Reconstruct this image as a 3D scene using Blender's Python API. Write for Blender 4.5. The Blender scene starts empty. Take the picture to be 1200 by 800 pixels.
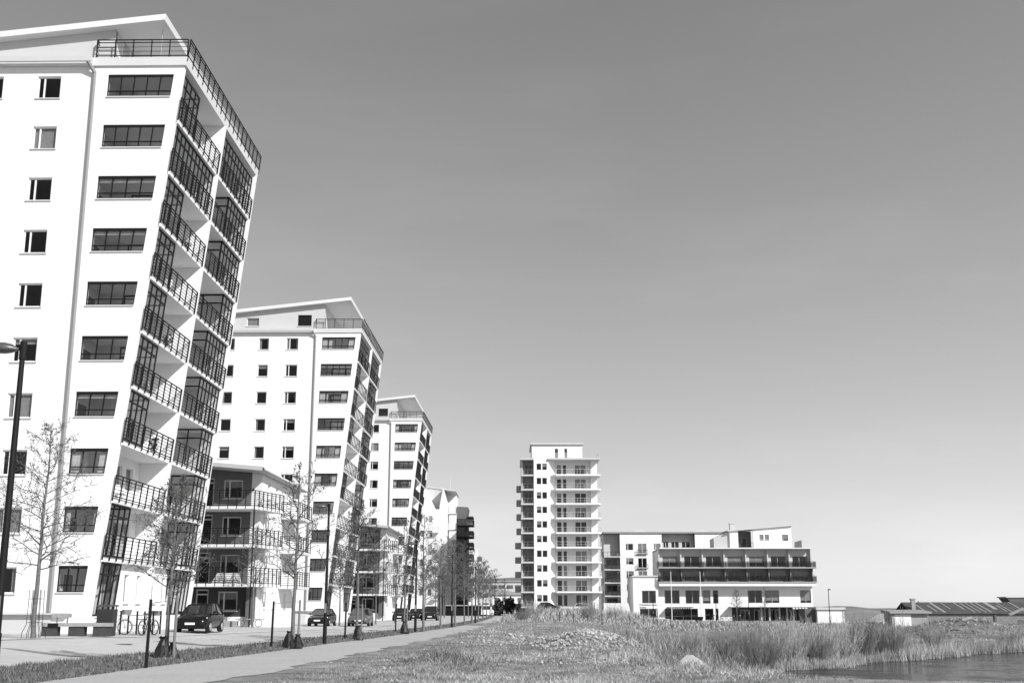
import bpy, math, random
import numpy as np
from mathutils import Vector
R = math.radians
random.seed(7)
scene = bpy.context.scene
C = scene.collection

# ------------------------------------------------------------------ camera, sky, sun, exposure
EYE = 1.5
cam_d = bpy.data.cameras.new('camera'); cam = bpy.data.objects.new('camera', cam_d); C.objects.link(cam)
cam.location = (0, 0, EYE); cam.rotation_euler = (R(90 + 12.74), 0, 0)
cam_d.sensor_width = 36; cam_d.lens = 41.4; cam_d.clip_start = 0.5; cam_d.clip_end = 9000
scene.camera = cam
SUN_EL, SUN_AZ = 34.0, 43.0          # azimuth measured from behind the camera (-Y) towards the right (+X)
w = bpy.data.worlds.new('World'); scene.world = w; w.use_nodes = True
nt = w.node_tree; nt.nodes.clear()
out = nt.nodes.new('ShaderNodeOutputWorld'); bg = nt.nodes.new('ShaderNodeBackground'); sky = nt.nodes.new('ShaderNodeTexSky')
sky.sky_type = 'NISHITA'; sky.sun_disc = False; sky.sun_elevation = R(SUN_EL)
sdir = Vector((math.sin(R(SUN_AZ)) * math.cos(R(SUN_EL)), -math.cos(R(SUN_AZ)) * math.cos(R(SUN_EL)), math.sin(R(SUN_EL))))
sky.sun_rotation = math.atan2(sdir.x, sdir.y)
sky.altitude = 0; sky.air_density = 1.0; sky.dust_density = 0.4; sky.ozone_density = 1.0
sep = nt.nodes.new('ShaderNodeSeparateColor')      # black-and-white film behind an orange filter
mixv = nt.nodes.new('ShaderNodeMath'); mixv.operation = 'MULTIPLY_ADD'; mixv.inputs[1].default_value = 0.25
mul = nt.nodes.new('ShaderNodeMath'); mul.operation = 'MULTIPLY'; mul.inputs[1].default_value = 0.75
nt.links.new(sky.outputs[0], sep.inputs[0]); nt.links.new(sep.outputs[0], mul.inputs[0])
nt.links.new(sep.outputs[1], mixv.inputs[0]); nt.links.new(mul.outputs[0], mixv.inputs[2])
den = nt.nodes.new('ShaderNodeMath'); den.operation = 'MULTIPLY_ADD'; den.inputs[1].default_value = 0.118; den.inputs[2].default_value = 1.0   # film shoulder
num = nt.nodes.new('ShaderNodeMath'); num.operation = 'MULTIPLY'; num.inputs[1].default_value = 1.33
div = nt.nodes.new('ShaderNodeMath'); div.operation = 'DIVIDE'
nt.links.new(mixv.outputs[0], den.inputs[0]); nt.links.new(mixv.outputs[0], num.inputs[0]); nt.links.new(num.outputs[0], div.inputs[0]); nt.links.new(den.outputs[0], div.inputs[1])
tcw = nt.nodes.new('ShaderNodeTexCoord'); mpw = nt.nodes.new('ShaderNodeMapping'); mpw.inputs['Scale'].default_value = (1.6, 1.6, 7.0)
nz_ = nt.nodes.new('ShaderNodeTexNoise'); nz_.inputs['Scale'].default_value = 2.4; nz_.inputs['Detail'].default_value = 7; nz_.inputs['Roughness'].default_value = .55
rp = nt.nodes.new('ShaderNodeMapRange'); rp.inputs[1].default_value = .5; rp.inputs[2].default_value = .8; rp.inputs[3].default_value = 1.0; rp.inputs[4].default_value = 1.10
cm = nt.nodes.new('ShaderNodeMath'); cm.operation = 'MULTIPLY'
nt.links.new(tcw.outputs['Generated'], mpw.inputs[0]); nt.links.new(mpw.outputs[0], nz_.inputs['Vector']); nt.links.new(nz_.outputs[0], rp.inputs[0]); nt.links.new(rp.outputs[0], cm.inputs[0]); nt.links.new(div.outputs[0], cm.inputs[1])
sx_ = nt.nodes.new('ShaderNodeSeparateXYZ'); vr = nt.nodes.new('ShaderNodeMapRange'); vr.interpolation_type = 'SMOOTHSTEP'; vr.inputs[1].default_value = 0.0; vr.inputs[2].default_value = .5; vr.inputs[3].default_value = .97; vr.inputs[4].default_value = 1.15   # thin veil of haze thickening to the right
vm = nt.nodes.new('ShaderNodeMath'); vm.operation = 'MULTIPLY'
nt.links.new(tcw.outputs['Generated'], sx_.inputs[0]); nt.links.new(sx_.outputs[0], vr.inputs[0]); nt.links.new(vr.outputs[0], vm.inputs[0]); nt.links.new(cm.outputs[0], vm.inputs[1])
nt.links.new(vm.outputs[0], bg.inputs[0]); bg.inputs[1].default_value = 0.13
nt.links.new(bg.outputs[0], out.inputs[0])
sun_d = bpy.data.lights.new('sun', 'SUN'); sun_d.energy = 4.2; sun_d.angle = R(0.55); sun_d.color = (1, 1, 1)
sun = bpy.data.objects.new('sun', sun_d); C.objects.link(sun); sun.location = (60, -60, 80)
sun.rotation_euler = (-sdir).to_track_quat('-Z', 'Y').to_euler()
vs = scene.view_settings; vs.view_transform = 'Standard'; vs.look = 'None'; vs.gamma = 1.0; vs.exposure = 0.3
scene.cycles.max_bounces = 8; scene.cycles.transparent_max_bounces = 24

# ------------------------------------------------------------------ materials (black-and-white photograph: all neutral)
MT = {}
def mat(name, v, rough=0.7, var=0.0, scale=3.0, metal=0.0, bump=0.0, bscale=40.0, spec=0.4, var2=0.0, scale2=0.4):
    if name in MT: return MT[name]
    m = bpy.data.materials.new(name); m.use_nodes = True; n = m.node_tree.nodes; l = m.node_tree.links
    b = n['Principled BSDF']; b.inputs['Roughness'].default_value = rough; b.inputs['Metallic'].default_value = metal
    b.inputs['Specular IOR Level'].default_value = spec
    b.inputs['Base Color'].default_value = (v, v, v, 1)
    tc = n.new('ShaderNodeTexCoord'); src = None
    if var > 0:
        t = n.new('ShaderNodeTexNoise'); t.inputs['Scale'].default_value = scale; t.inputs['Detail'].default_value = 6
        l.new(tc.outputs['Object'], t.inputs['Vector'])
        r = n.new('ShaderNodeMapRange'); r.inputs[1].default_value = 0.3; r.inputs[2].default_value = 0.7
        r.inputs[3].default_value = v * (1 - var); r.inputs[4].default_value = v * (1 + var); l.new(t.outputs[0], r.inputs[0])
        src = r.outputs[0]
        if var2 > 0:
            t2 = n.new('ShaderNodeTexNoise'); t2.inputs['Scale'].default_value = scale2; t2.inputs['Detail'].default_value = 4
            l.new(tc.outputs['Object'], t2.inputs['Vector'])
            r2 = n.new('ShaderNodeMapRange'); r2.inputs[1].default_value = 0.3; r2.inputs[2].default_value = 0.7
            r2.inputs[3].default_value = 1 - var2; r2.inputs[4].default_value = 1 + var2; l.new(t2.outputs[0], r2.inputs[0])
            q = n.new('ShaderNodeMath'); q.operation = 'MULTIPLY'; l.new(src, q.inputs[0]); l.new(r2.outputs[0], q.inputs[1]); src = q.outputs[0]
        l.new(src, b.inputs['Base Color'])
    if bump > 0:
        t = n.new('ShaderNodeTexNoise'); t.inputs['Scale'].default_value = bscale; t.inputs['Detail'].default_value = 5
        l.new(tc.outputs['Object'], t.inputs['Vector'])
        bp = n.new('ShaderNodeBump'); bp.inputs['Strength'].default_value = bump; bp.inputs['Distance'].default_value = 0.05
        l.new(t.outputs[0], bp.inputs['Height']); l.new(bp.outputs[0], b.inputs['Normal'])
    MT[name] = m; return m
def glass(name, tint, refl):
    m = bpy.data.materials.new(name); m.use_nodes = True; n = m.node_tree.nodes; l = m.node_tree.links; n.clear()
    o = n.new('ShaderNodeOutputMaterial'); mx = n.new('ShaderNodeMixShader'); tr = n.new('ShaderNodeBsdfTransparent')
    gl = n.new('ShaderNodeBsdfGlossy'); gl.inputs['Roughness'].default_value = 0.02; gl.inputs[0].default_value = (.95, .95, .95, 1)
    tr.inputs[0].default_value = (tint, tint, tint, 1)
    fr = n.new('ShaderNodeFresnel'); fr.inputs[0].default_value = refl
    ge = n.new('ShaderNodeNewGeometry'); iv = n.new('ShaderNodeMath'); iv.operation = 'SUBTRACT'; iv.inputs[0].default_value = 1; l.new(ge.outputs['Backfacing'], iv.inputs[1])
    fm = n.new('ShaderNodeMath'); fm.operation = 'MULTIPLY'; l.new(fr.outputs[0], fm.inputs[0]); l.new(iv.outputs[0], fm.inputs[1])
    l.new(fm.outputs[0], mx.inputs[0]); l.new(tr.outputs[0], mx.inputs[1]); l.new(gl.outputs[0], mx.inputs[2]); l.new(mx.outputs[0], o.inputs[0])
    MT[name] = m; return m
WHITE = mat('white_render', 0.74, 0.9, 0.03, 0.35, bump=0.08, bscale=25, var2=.02, scale2=6.0)
OFFW = mat('offwhite_render', 0.66, 0.9, 0.03, 0.5, bump=0.06, bscale=25)
LGREY = mat('light_grey_render', 0.52, 0.85, 0.03, 1.0)
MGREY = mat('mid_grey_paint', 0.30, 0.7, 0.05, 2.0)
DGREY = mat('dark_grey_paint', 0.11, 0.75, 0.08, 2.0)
DARKM = mat('dark_metal', 0.010, 0.5, 0.0, spec=0.2)
GREYM = mat('grey_metal', 0.22, 0.45, 0.08, 4.0, metal=0.3)
PIPE = mat('drainpipe_metal', 0.26, 0.9, 0.04, 2.0)
FRAME = mat('white_frame', 0.72, 0.5)
SILL = mat('sill_metal', 0.55, 0.5)
ROOFM = mat('roof_sheet', 0.42, 0.55, 0.04, 1.0)
INTER = mat('interior_paint', 0.30, 0.9, 0.15, 0.6)
CURT = mat('curtain_cloth', 0.55, 0.9, 0.12, 5.0)
GL = glass('window_glass', 0.75, 1.5)
GLB = glass('loggia_glass', 0.9, 1.5)
CONC = mat('concrete', 0.42, 0.9, 0.10, 3.0, bump=0.2, bscale=30)
WOOD = mat('weathered_wood', 0.30, 0.8, 0.15, 6.0)
BARK = mat('bark', 0.13, 0.9, 0.3, 12.0)
TWIG = mat('twig_bark', 0.10, 0.9)
BLACK = mat('black_plastic', 0.010, 0.7, spec=.1)
PANELM = mat('tinted_balcony_panel', 0.075, 0.25)

# ------------------------------------------------------------------ helpers
class MB:
    def __init__(s, f=None): s.v = []; s.f = []; s.fn = f
    def add(s, vs, fs):
        k = len(s.v); s.v += [tuple(s.fn(*p)) if s.fn else tuple(p) for p in vs]; s.f += [tuple(i + k for i in q) for q in fs]
    def box(s, x0, x1, y0, y1, z0, z1):
        s.hexa([(x0, y0, z0), (x1, y0, z0), (x1, y1, z0), (x0, y1, z0), (x0, y0, z1), (x1, y0, z1), (x1, y1, z1), (x0, y1, z1)])
    def hexa(s, p): s.add(p, [(0, 3, 2, 1), (4, 5, 6, 7), (0, 1, 5, 4), (1, 2, 6, 5), (2, 3, 7, 6), (3, 0, 4, 7)])
    def prism(s, poly, z0, z1):
        n = len(poly); s.add([(x, y, z0) for x, y in poly] + [(x, y, z1) for x, y in poly],
              [tuple(range(n - 1, -1, -1)), tuple(range(n, 2 * n))] + [(i, (i + 1) % n, n + (i + 1) % n, n + i) for i in range(n)])
    def prism_y(s, poly, y0, y1):      # polygon in x, z extruded along y
        n = len(poly); s.add([(x, y0, z) for x, z in poly] + [(x, y1, z) for x, z in poly],
              [tuple(range(n)), tuple(range(2 * n - 1, n - 1, -1))] + [(i, n + i, n + (i + 1) % n, (i + 1) % n) for i in range(n)])
    def tube(s, p, q, r0, r1=None, n=6, cap=False):
        r1 = r0 if r1 is None else r1
        p = Vector(p); q = Vector(q); d = (q - p)
        if d.length < 1e-6: return
        d.normalize(); a = d.orthogonal().normalized(); b = d.cross(a)
        vs = []
        for c, r in ((p, r0), (q, r1)):
            for i in range(n):
                t = 2 * math.pi * i / n; vs.append(c + a * (math.cos(t) * r) + b * (math.sin(t) * r))
        fs = [(i, (i + 1) % n, n + (i + 1) % n, n + i) for i in range(n)]
        if cap: fs += [tuple(range(n - 1, -1, -1)), tuple(range(n, 2 * n))]
        s.add(vs, fs)
    def build(s, name, m, parent=None, loc=None, smooth=False):
        me = bpy.data.meshes.new(name); me.from_pydata(s.v, [], s.f); me.materials.append(m)
        if smooth: me.polygons.foreach_set('use_smooth', [True] * len(me.polygons))
        o = bpy.data.objects.new(name, me); C.objects.link(o)
        if parent: o.parent = parent
        if loc: o.location = loc
        return o
def tag(o, label, cat=None, group=None, kind=None):
    if label: o['label'] = label
    if cat: o['category'] = cat
    if group: o['group'] = group
    if kind: o['kind'] = kind
    return o
def empty(name, loc=(0, 0, 0), rz=0.0):
    o = bpy.data.objects.new(name, None); C.objects.link(o); o.location = loc; o.rotation_euler = (0, 0, rz); o.empty_display_size = 0.3; return o
def copy_tree(o, parent=None):
    c = o.copy(); C.objects.link(c); c.parent = parent
    for ch in list(o.children): copy_tree(ch, c)
    return c
def front(y=0.0): return lambda u, d, z: (u, y + d, z)             # faces -Y
def right(x=0.0): return lambda u, d, z: (x - d, u, z)             # faces +X
def left(x=0.0): return lambda u, d, z: (x + d, u, z)              # faces -X
def back(y=0.0): return lambda u, d, z: (u, y - d, z)
def wall(par, name, m, f, u0, u1, z0, z1, holes, th=0.3):
    us = sorted({u0, u1} | {h[0] for h in holes} | {h[1] for h in holes}); zs = sorted({z0, z1} | {h[2] for h in holes} | {h[3] for h in holes})
    us = [u for u in us if u0 <= u <= u1]; zs = [z for z in zs if z0 <= z <= z1]
    nu, nz = len(us) - 1, len(zs) - 1
    def solid(i, j):
        if i < 0 or j < 0 or i >= nu or j >= nz: return False
        cu = (us[i] + us[i + 1]) / 2; cz = (zs[j] + zs[j + 1]) / 2
        return not any(h[0] < cu < h[1] and h[2] < cz < h[3] for h in holes)
    b = MB(f)
    for i in range(nu):
        for j in range(nz):
            if not solid(i, j): continue
            a, c, p, q = us[i], us[i + 1], zs[j], zs[j + 1]
            b.add([(a, 0, p), (c, 0, p), (c, 0, q), (a, 0, q)], [(0, 1, 2, 3)])
            b.add([(a, th, p), (c, th, p), (c, th, q), (a, th, q)], [(3, 2, 1, 0)])
            if not solid(i - 1, j): b.add([(a, 0, p), (a, th, p), (a, th, q), (a, 0, q)], [(3, 2, 1, 0)])
            if not solid(i + 1, j): b.add([(c, 0, p), (c, th, p), (c, th, q), (c, 0, q)], [(0, 1, 2, 3)])
            if not solid(i, j - 1): b.add([(a, 0, p), (c, 0, p), (c, th, p), (a, th, p)], [(3, 2, 1, 0)])
            if not solid(i, j + 1): b.add([(a, 0, q), (c, 0, q), (c, th, q), (a, th, q)], [(0, 1, 2, 3)])
    return b.build(name, m, par)
def window(par, f, u0, u1, z0, z1, d=0.12, mull=(), tr=(), t=0.07, m=None, gm=None, sill=True, blind=0, name='window', panes=True, tu=None):
    """frame + one pane per opening + sill (+ blind); all children of one window part"""
    m = m or FRAME; gm = gm or GL; tu = tu or t
    b = MB(f)
    b.box(u0, u0 + tu, d, d + .07, z0, z1); b.box(u1 - tu, u1, d, d + .07, z0, z1)
    b.box(u0 + tu, u1 - tu, d, d + .07, z0, z0 + t); b.box(u0 + tu, u1 - tu, d, d + .07, z1 - t, z1)
    us = [u0 + tu] + sorted(mull) + [u1 - tu]; zs = [z0 + t] + sorted(tr) + [z1 - t]
    for k in mull: b.box(k - tu * .6, k + tu * .6, d - .005, d + .065, z0 + t, z1 - t)
    for k in tr: b.box(u0 + tu, u1 - tu, d - .002, d + .06, k - t * .5, k + t * .5)
    o = b.build(name, m, par)
    if panes:
        for i in range(len(us) - 1):
            for j in range(len(zs) - 1):
                g = MB(f); g.box(us[i], us[i + 1], d + .03, d + .042, zs[j], zs[j + 1]); g.build('pane', gm, o)
    if sill:
        s_ = MB(f); s_.box(u0 - .06 * tu / t, u1 + .06 * tu / t, -.07, d, z0 - .06, z0 - .004); s_.build('sill', SILL, o)
    if blind:
        if blind < 0:
            for q0, q1 in ((u0 + tu, u0 + (u1 - u0) * -blind), (u1 - (u1 - u0) * -blind * .8, u1 - tu)):
                c = MB(f); c.box(q0, q1, d + .14, d + .17, z0 + .02, z1 - .02); c.build('curtain', CURT, o)
            return o
        c = MB(f); hgt = (z1 - z0) * blind; c.box(u0 + tu * .5, u1 - tu * .5, d + .10, d + .12, z1 - hgt, z1); c.build('blind', CURT, o)
    return o
def railing(par, f, u0, u1, z, d=0.0, h=1.05, sp=0.95, drop=0.18, wires=4, m=None, pw=.045, name='railing', panel=False, ends=()):
    b = MB(f); n = max(1, round(abs(u1 - u0) / sp))
    for i in range(n + 1):
        u = u0 + (u1 - u0) * i / n; b.box(u - pw / 2, u + pw / 2, d - .03, d + .03, z - drop, z + h)
    for zz, t in ((z + h, .05), (z + h - .16, .035), (z + .06, .04)): b.box(u0, u1, d - .025, d + .025, zz - t / 2, zz + t / 2)
    for k in range(wires):
        zz = z + .06 + (h - .22) * (k + 1) / (wires + 1); b.box(u0, u1, d - .009, d + .009, zz - .011, zz + .011)
    for (e, dep) in ends:
        for zz, t in ((z + h, .05), (z + h - .16, .035), (z + .06, .04)): b.box(e - .025, e + .025, d, d + dep, zz - t / 2, zz + t / 2)
        for q in (.33, .66, 1.0): b.box(e - .02, e + .02, d + dep * q - .02, d + dep * q + .02, z, z + h)
        for k in range(wires):
            zz = z + .06 + (h - .22) * (k + 1) / (wires + 1); b.box(e - .009, e + .009, d, d + dep, zz - .009, zz + .009)
    o = b.build(name, m or DARKM, par)
    if panel:
        g = MB(f); g.box(min(u0, u1) + .03, max(u0, u1) - .03, d + .035, d + .05, z + .1, z + h - .03); g.build('balcony_panel', PANELM, par)
    return o

# ------------------------------------------------------------------ terrain
def sm(a, b, x):
    t = np.clip((np.asarray(x, float) - a) / (b - a), 0, 1); return t * t * (3 - 2 * t)
def pathR(y): return np.interp(y, [0, 25, 35, 46, 58, 75, 104, 182, 320], [-6.9, -6.1, -5.4, -4.8, -4.05, -3.2, -2.2, -1.0, -1.2])
def pathL(y): return np.interp(y, [0, 23, 31, 41, 52, 58, 72, 91, 109, 128, 182, 320], [-11, -9.8, -9.3, -8.45, -7.8, -7.2, -6.2, -5.0, -4.15, -3.6, -3.1, -3.2])
def roadR(y): return np.interp(y, [0, 23, 30, 36, 40, 44, 50, 55, 64, 75, 84, 99, 128, 182, 320], [-13.4, -12.9, -12.6, -12.2, -11.4, -10.8, -10.3, -9.8, -9.0, -7.9, -6.9, -5.8, -4.7, -3.8, -3.9])
def roadL(y): return np.interp(y, [0, 30, 46, 52, 57, 71, 80, 100, 128, 180, 320], [-24, -22, -19.5, -17.6, -16.3, -15.1, -14.0, -11.2, -10.2, -9.6, -9.2])
POND = np.array([(9.2, 44.4), (9.3, 41.2), (9.8, 39.0), (12.0, 38.0), (20, 36), (40, 32), (60, 40), (58, 66), (40, 67), (30, 66), (26.5, 64), (22.8, 60.5), (19.6, 56.2), (17.2, 53.6), (14.6, 51.2), (12.8, 47.6), (10.8, 45.6)])
def pond_sd(x, y):
    x = np.asarray(x, float); y = np.asarray(y, float); d = np.full(x.shape, 1e9); ins = np.zeros(x.shape, bool)
    n = len(POND)
    for i in range(n):
        ax, ay = POND[i]; bx, by = POND[(i + 1) % n]
        t = np.clip(((x - ax) * (bx - ax) + (y - ay) * (by - ay)) / ((bx - ax) ** 2 + (by - ay) ** 2), 0, 1)
        d = np.minimum(d, np.hypot(x - ax - t * (bx - ax), y - ay - t * (by - ay)))
        c = ((ay > y) != (by > y)) & (x < (bx - ax) * (y - ay) / (by - ay + 1e-12) + ax); ins ^= c
    return np.where(ins, -d, d) + .22 * np.sin(x * 1.9 + .7 * y) * np.cos(y * 1.3 - .4 * x) + .15 * np.sin(3.7 * x + 1.1 * y)
WATER_Z = -0.75
BUMPS = [(3.3, 49.0, 2.3, 3.0, 0.75), (9.2, 99, 1.2, 3.5, 0.55), (36.5, 98, 4.2, 4.0, 1.45), (43, 100, 3.0, 3.5, 0.9), (32, 104, 5, 4, .4), (4.5, 112, 7, 6, 0.35), (24, 140, 9, 14, .5)]
def H(x, y):
    x = np.asarray(x, float); y = np.asarray(y, float)
    r = x - pathR(np.clip(y, 0, 320))
    z = .3 * sm(-12.5, -19, x) * (1 - sm(75, 100, y)) if False else .3 * sm(12.5, 19, -x) * (1 - sm(75, 100, y))
    z = z - .8 * sm(1, 22, r) * sm(-10, 30, y) + .1 * sm(30, 70, x) * 0
    z = z + 1.25 * sm(120, 190, y) * (1 - sm(17, 25, x)) * sm(2, 7, r) * (1 - sm(300, 400, y))
    z = z - 1.2 * sm(60, 72, x) * sm(110, 180, y)
    z = z - 0.2 * sm(24, 40, x) * sm(150, 220, y)
    for bx, by, rx, ry, h in BUMPS: z = z + h * np.exp(-((x - bx) / rx) ** 2 - ((y - by) / ry) ** 2)
    rough = sm(.3, 3, r) * (1 - sm(200, 400, y))
    z = z + rough * (.07 * np.sin(.9 * x + .35 * y) * np.sin(.41 * y - .6 * x + 1) + .05 * np.sin(2.3 * x + 1.7 * y + 2) * np.sin(1.9 * y - .8 * x) + .02 * np.sin(6.1 * x + 3 * y) * np.sin(5.3 * y - 2.2 * x))
    sd = pond_sd(x, y)
    k = 1 - sm(0, 5, sd); z = z * (1 - k) + (WATER_Z - .03 + .22 * sm(0, 1.6, sd)) * k
    return np.where(sd < 0, WATER_Z - .03 - 1.2 * sm(0, 2.0, -sd), z)
def Hs(x, y): return float(H(np.array([x]), np.array([y]))[0])
def grid_mesh(name, xs, ys, zf, m, kind='structure', xf=None):
    X, Y = np.meshgrid(xs, ys)
    if xf is not None: X = xf(X, Y)
    Z = zf(X, Y); ny, nx = X.shape
    v = np.stack([X, Y, Z], -1).reshape(-1, 3); i = np.arange(ny * nx).reshape(ny, nx)
    q = np.stack([i[:-1, :-1], i[:-1, 1:], i[1:, 1:], i[1:, :-1]], -1).reshape(-1, 4)
    me = bpy.data.meshes.new(name); me.from_pydata(v.tolist(), [], q.tolist()); me.materials.append(m)
    me.polygons.foreach_set('use_smooth', [True] * len(me.polygons))
    o = bpy.data.objects.new(name, me); C.objects.link(o); o['kind'] = kind; return o
SOIL = mat('dry_soil', 0.22, 0.95, 0.4, 1.1, bump=0.5, bscale=9, var2=0.25, scale2=0.12)
ASPH = mat('worn_asphalt', 0.48, 0.9, 0.06, 2.0, bump=0.15, bscale=60, var2=0.07, scale2=0.15)
GRAVEL = mat('gravel_path', 0.42, 0.95, 0.14, 9.0, bump=0.4, bscale=30, var2=0.06, scale2=0.3)
PAVE = mat('concrete_paving', 0.48, 0.9, 0.10, 1.5, bump=0.2, bscale=30, var2=0.06, scale2=0.3)
KERB = mat('kerb_stone', 0.58, 0.85, 0.12, 4.0)
VERGE = mat('verge_soil', 0.13, 0.95, 0.35, 3.0, bump=0.6, bscale=12)
xs = np.concatenate([np.linspace(-2500, -120, 14), np.linspace(-100, -30, 12), np.arange(-26, -9, 1.0), np.arange(-9, 0, .3), np.arange(0, 30, .35), np.arange(30, 62, .9), np.linspace(63, 120, 20), np.linspace(140, 2500, 16)])
ys = np.concatenate([np.linspace(-60, 18, 8), np.arange(20, 70, .4), np.arange(70, 130, 1.0), np.arange(132, 300, 4), np.linspace(310, 900, 20), np.linspace(1000, 4000, 8)])
grid_mesh('ground', xs, ys, lambda x, y: H(x, y) - .035 * (1 - sm(-1.7, -1.0, x - pathR(np.clip(y, 0, 320)))), SOIL)
yr = np.concatenate([np.arange(4, 120, 1.0), np.arange(120, 321, 5)])
def strip(name, fl, fr, m, dz, n=8, ys_=None, crown=0.0):
    tt = np.linspace(0, 1, n)
    return grid_mesh(name, tt, yr if ys_ is None else ys_, lambda x, y: H(x, y) * 0 + np.where(x < -12.5, H(x, y), 0) + dz, m, xf=lambda t, y: fl(y) + (fr(y) - fl(y)) * t)
strip('road', lambda y: roadL(y), lambda y: roadR(y), ASPH, .004, 14)
strip('gravel_path', lambda y: pathL(y) - .25 + .12 * np.sin(y * 1.7), lambda y: pathR(y) + .2 * np.sin(y * .9) + .12 * np.sin(y * 2.7), GRAVEL, .012, 8)
strip('kerb', lambda y: roadL(y) - .28, lambda y: roadL(y) + .1, KERB, .022, 3)
strip('pavement', lambda y: roadL(y) * 0 - 60, lambda y: roadL(y) - .27, PAVE, .016, 40)
# raised verge between road and path
def vz(x, y):
    a = roadR(y) - .15; b = pathL(y) + .05; t = np.clip((x - a) / (b - a), 0, 1)
    return np.where(x < -12.5, H(x, y), 0) * 1.0 - .02 + .16 * np.sin(np.pi * t) ** .6 + .05 * np.sin(3.1 * y + 5 * x) * np.sin(np.pi * t)
grid_mesh('verge', np.linspace(0, 1, 9), np.concatenate([np.arange(4, 130, .5), np.arange(130, 320, 4)]), vz, VERGE, xf=lambda t, y: (roadR(y) - .15) + (pathL(y) + .05 - roadR(y) + .15) * t)
# asphalt repair seams on the road
SEAM = mat('bitumen_seam', 0.24, 0.8, 0.2, 3.0)
def ground_ribbon(name, pts, wd, m, dz):
    b = MB()
    for (x0, y0), (x1, y1) in zip(pts[:-1], pts[1:]):
        d = Vector((x1 - x0, y1 - y0)); nrm = Vector((-d.y, d.x)).normalized() * wd / 2
        q = [(x0 + nrm.x, y0 + nrm.y), (x0 - nrm.x, y0 - nrm.y), (x1 - nrm.x, y1 - nrm.y), (x1 + nrm.x, y1 + nrm.y)]
        b.add([(a, c, (Hs(a, c) if a < -12.5 else 0) + dz) for a, c in q], [(0, 1, 2, 3)])
    o = b.build(name, m); o['kind'] = 'structure'; return o
ground_ribbon('road_seam', [(-20.5, 41.2), (-18.4, 41), (-16, 39.6), (-14, 38.2), (-12.2, 37.6)], .5, SEAM, .012)
ground_ribbon('road_seam', [(-15.2, 52), (-13, 50.5), (-11.4, 49)], .45, SEAM, .012)
ground_ribbon('road_seam', [(-14.2, 66), (-11, 64), (-9.4, 63)], .4, SEAM, .012)
# water
def water_mat():
    m = mat('pond_water', 0.012, 0.12, spec=0.3); n = m.node_tree.nodes; l = m.node_tree.links; b = n['Principled BSDF']
    tc = n.new('ShaderNodeTexCoord'); mp = n.new('ShaderNodeMapping'); mp.inputs['Scale'].default_value = (1.2, 3.0, 1)
    t = n.new('ShaderNodeTexNoise'); t.inputs['Scale'].default_value = 2.2; t.inputs['Detail'].default_value = 5
    bp = n.new('ShaderNodeBump'); bp.inputs['Strength'].default_value = .8; bp.inputs['Distance'].default_value = .12
    t2 = n.new('ShaderNodeTexNoise'); t2.inputs['Scale'].default_value = .35; t2.inputs['Detail'].default_value = 6; mr = n.new('ShaderNodeMapRange'); mr.inputs[1].default_value = .42; mr.inputs[2].default_value = .6; mr.inputs[3].default_value = .05; mr.inputs[4].default_value = .3; l.new(tc.outputs['Object'], t2.inputs['Vector']); l.new(t2.outputs[0], mr.inputs[0]); l.new(mr.outputs[0], b.inputs['Roughness'])
    l.new(tc.outputs['Object'], mp.inputs[0]); l.new(mp.outputs[0], t.inputs['Vector']); l.new(t.outputs[0], bp.inputs['Height']); l.new(bp.outputs[0], b.inputs['Normal']); return m
b = MB(); b.add([(6, 28, WATER_Z), (64, 28, WATER_Z), (64, 72, WATER_Z), (6, 72, WATER_Z)], [(0, 1, 2, 3)])
o = b.build('pond_water', water_mat()); o['kind'] = 'structure'
# far hills
def hills(name, y, pts, depth, m):
    b = MB(); n = len(pts)
    vs = []
    for x, z in pts: vs += [(x, y, -3), (x, y + depth * .5, z), (x, y + depth, -3)]
    fs = []
    for i in range(n - 1):
        k = 3 * i; fs += [(k, k + 3, k + 4, k + 1), (k + 1, k + 4, k + 5, k + 2)]
    b.add(vs, fs); o = b.build(name, m, smooth=True); o['kind'] = 'structure'; return o
HILL = mat('far_wood', 0.20, 0.95, 0.3, 0.02)
rn = random.Random(3)
hills('hills', 1500, [(x, 44 + 5 * math.sin(x * .004) + rn.uniform(-1, 1) - max(0, x - 60) * .2) if x < 280 else (x, 1) for x in range(-1600, 321, 40)], 500, HILL)
hills('hills', 900, [(x, 1.2 + .7 * math.sin(x * .02) + rn.uniform(-.3, .3) + 2.6 * math.exp(-((x - 272) / 20) ** 2) + 1.2 * math.exp(-((x - 240) / 12) ** 2)) for x in range(100, 1500, 14)], 200, HILL)

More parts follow.
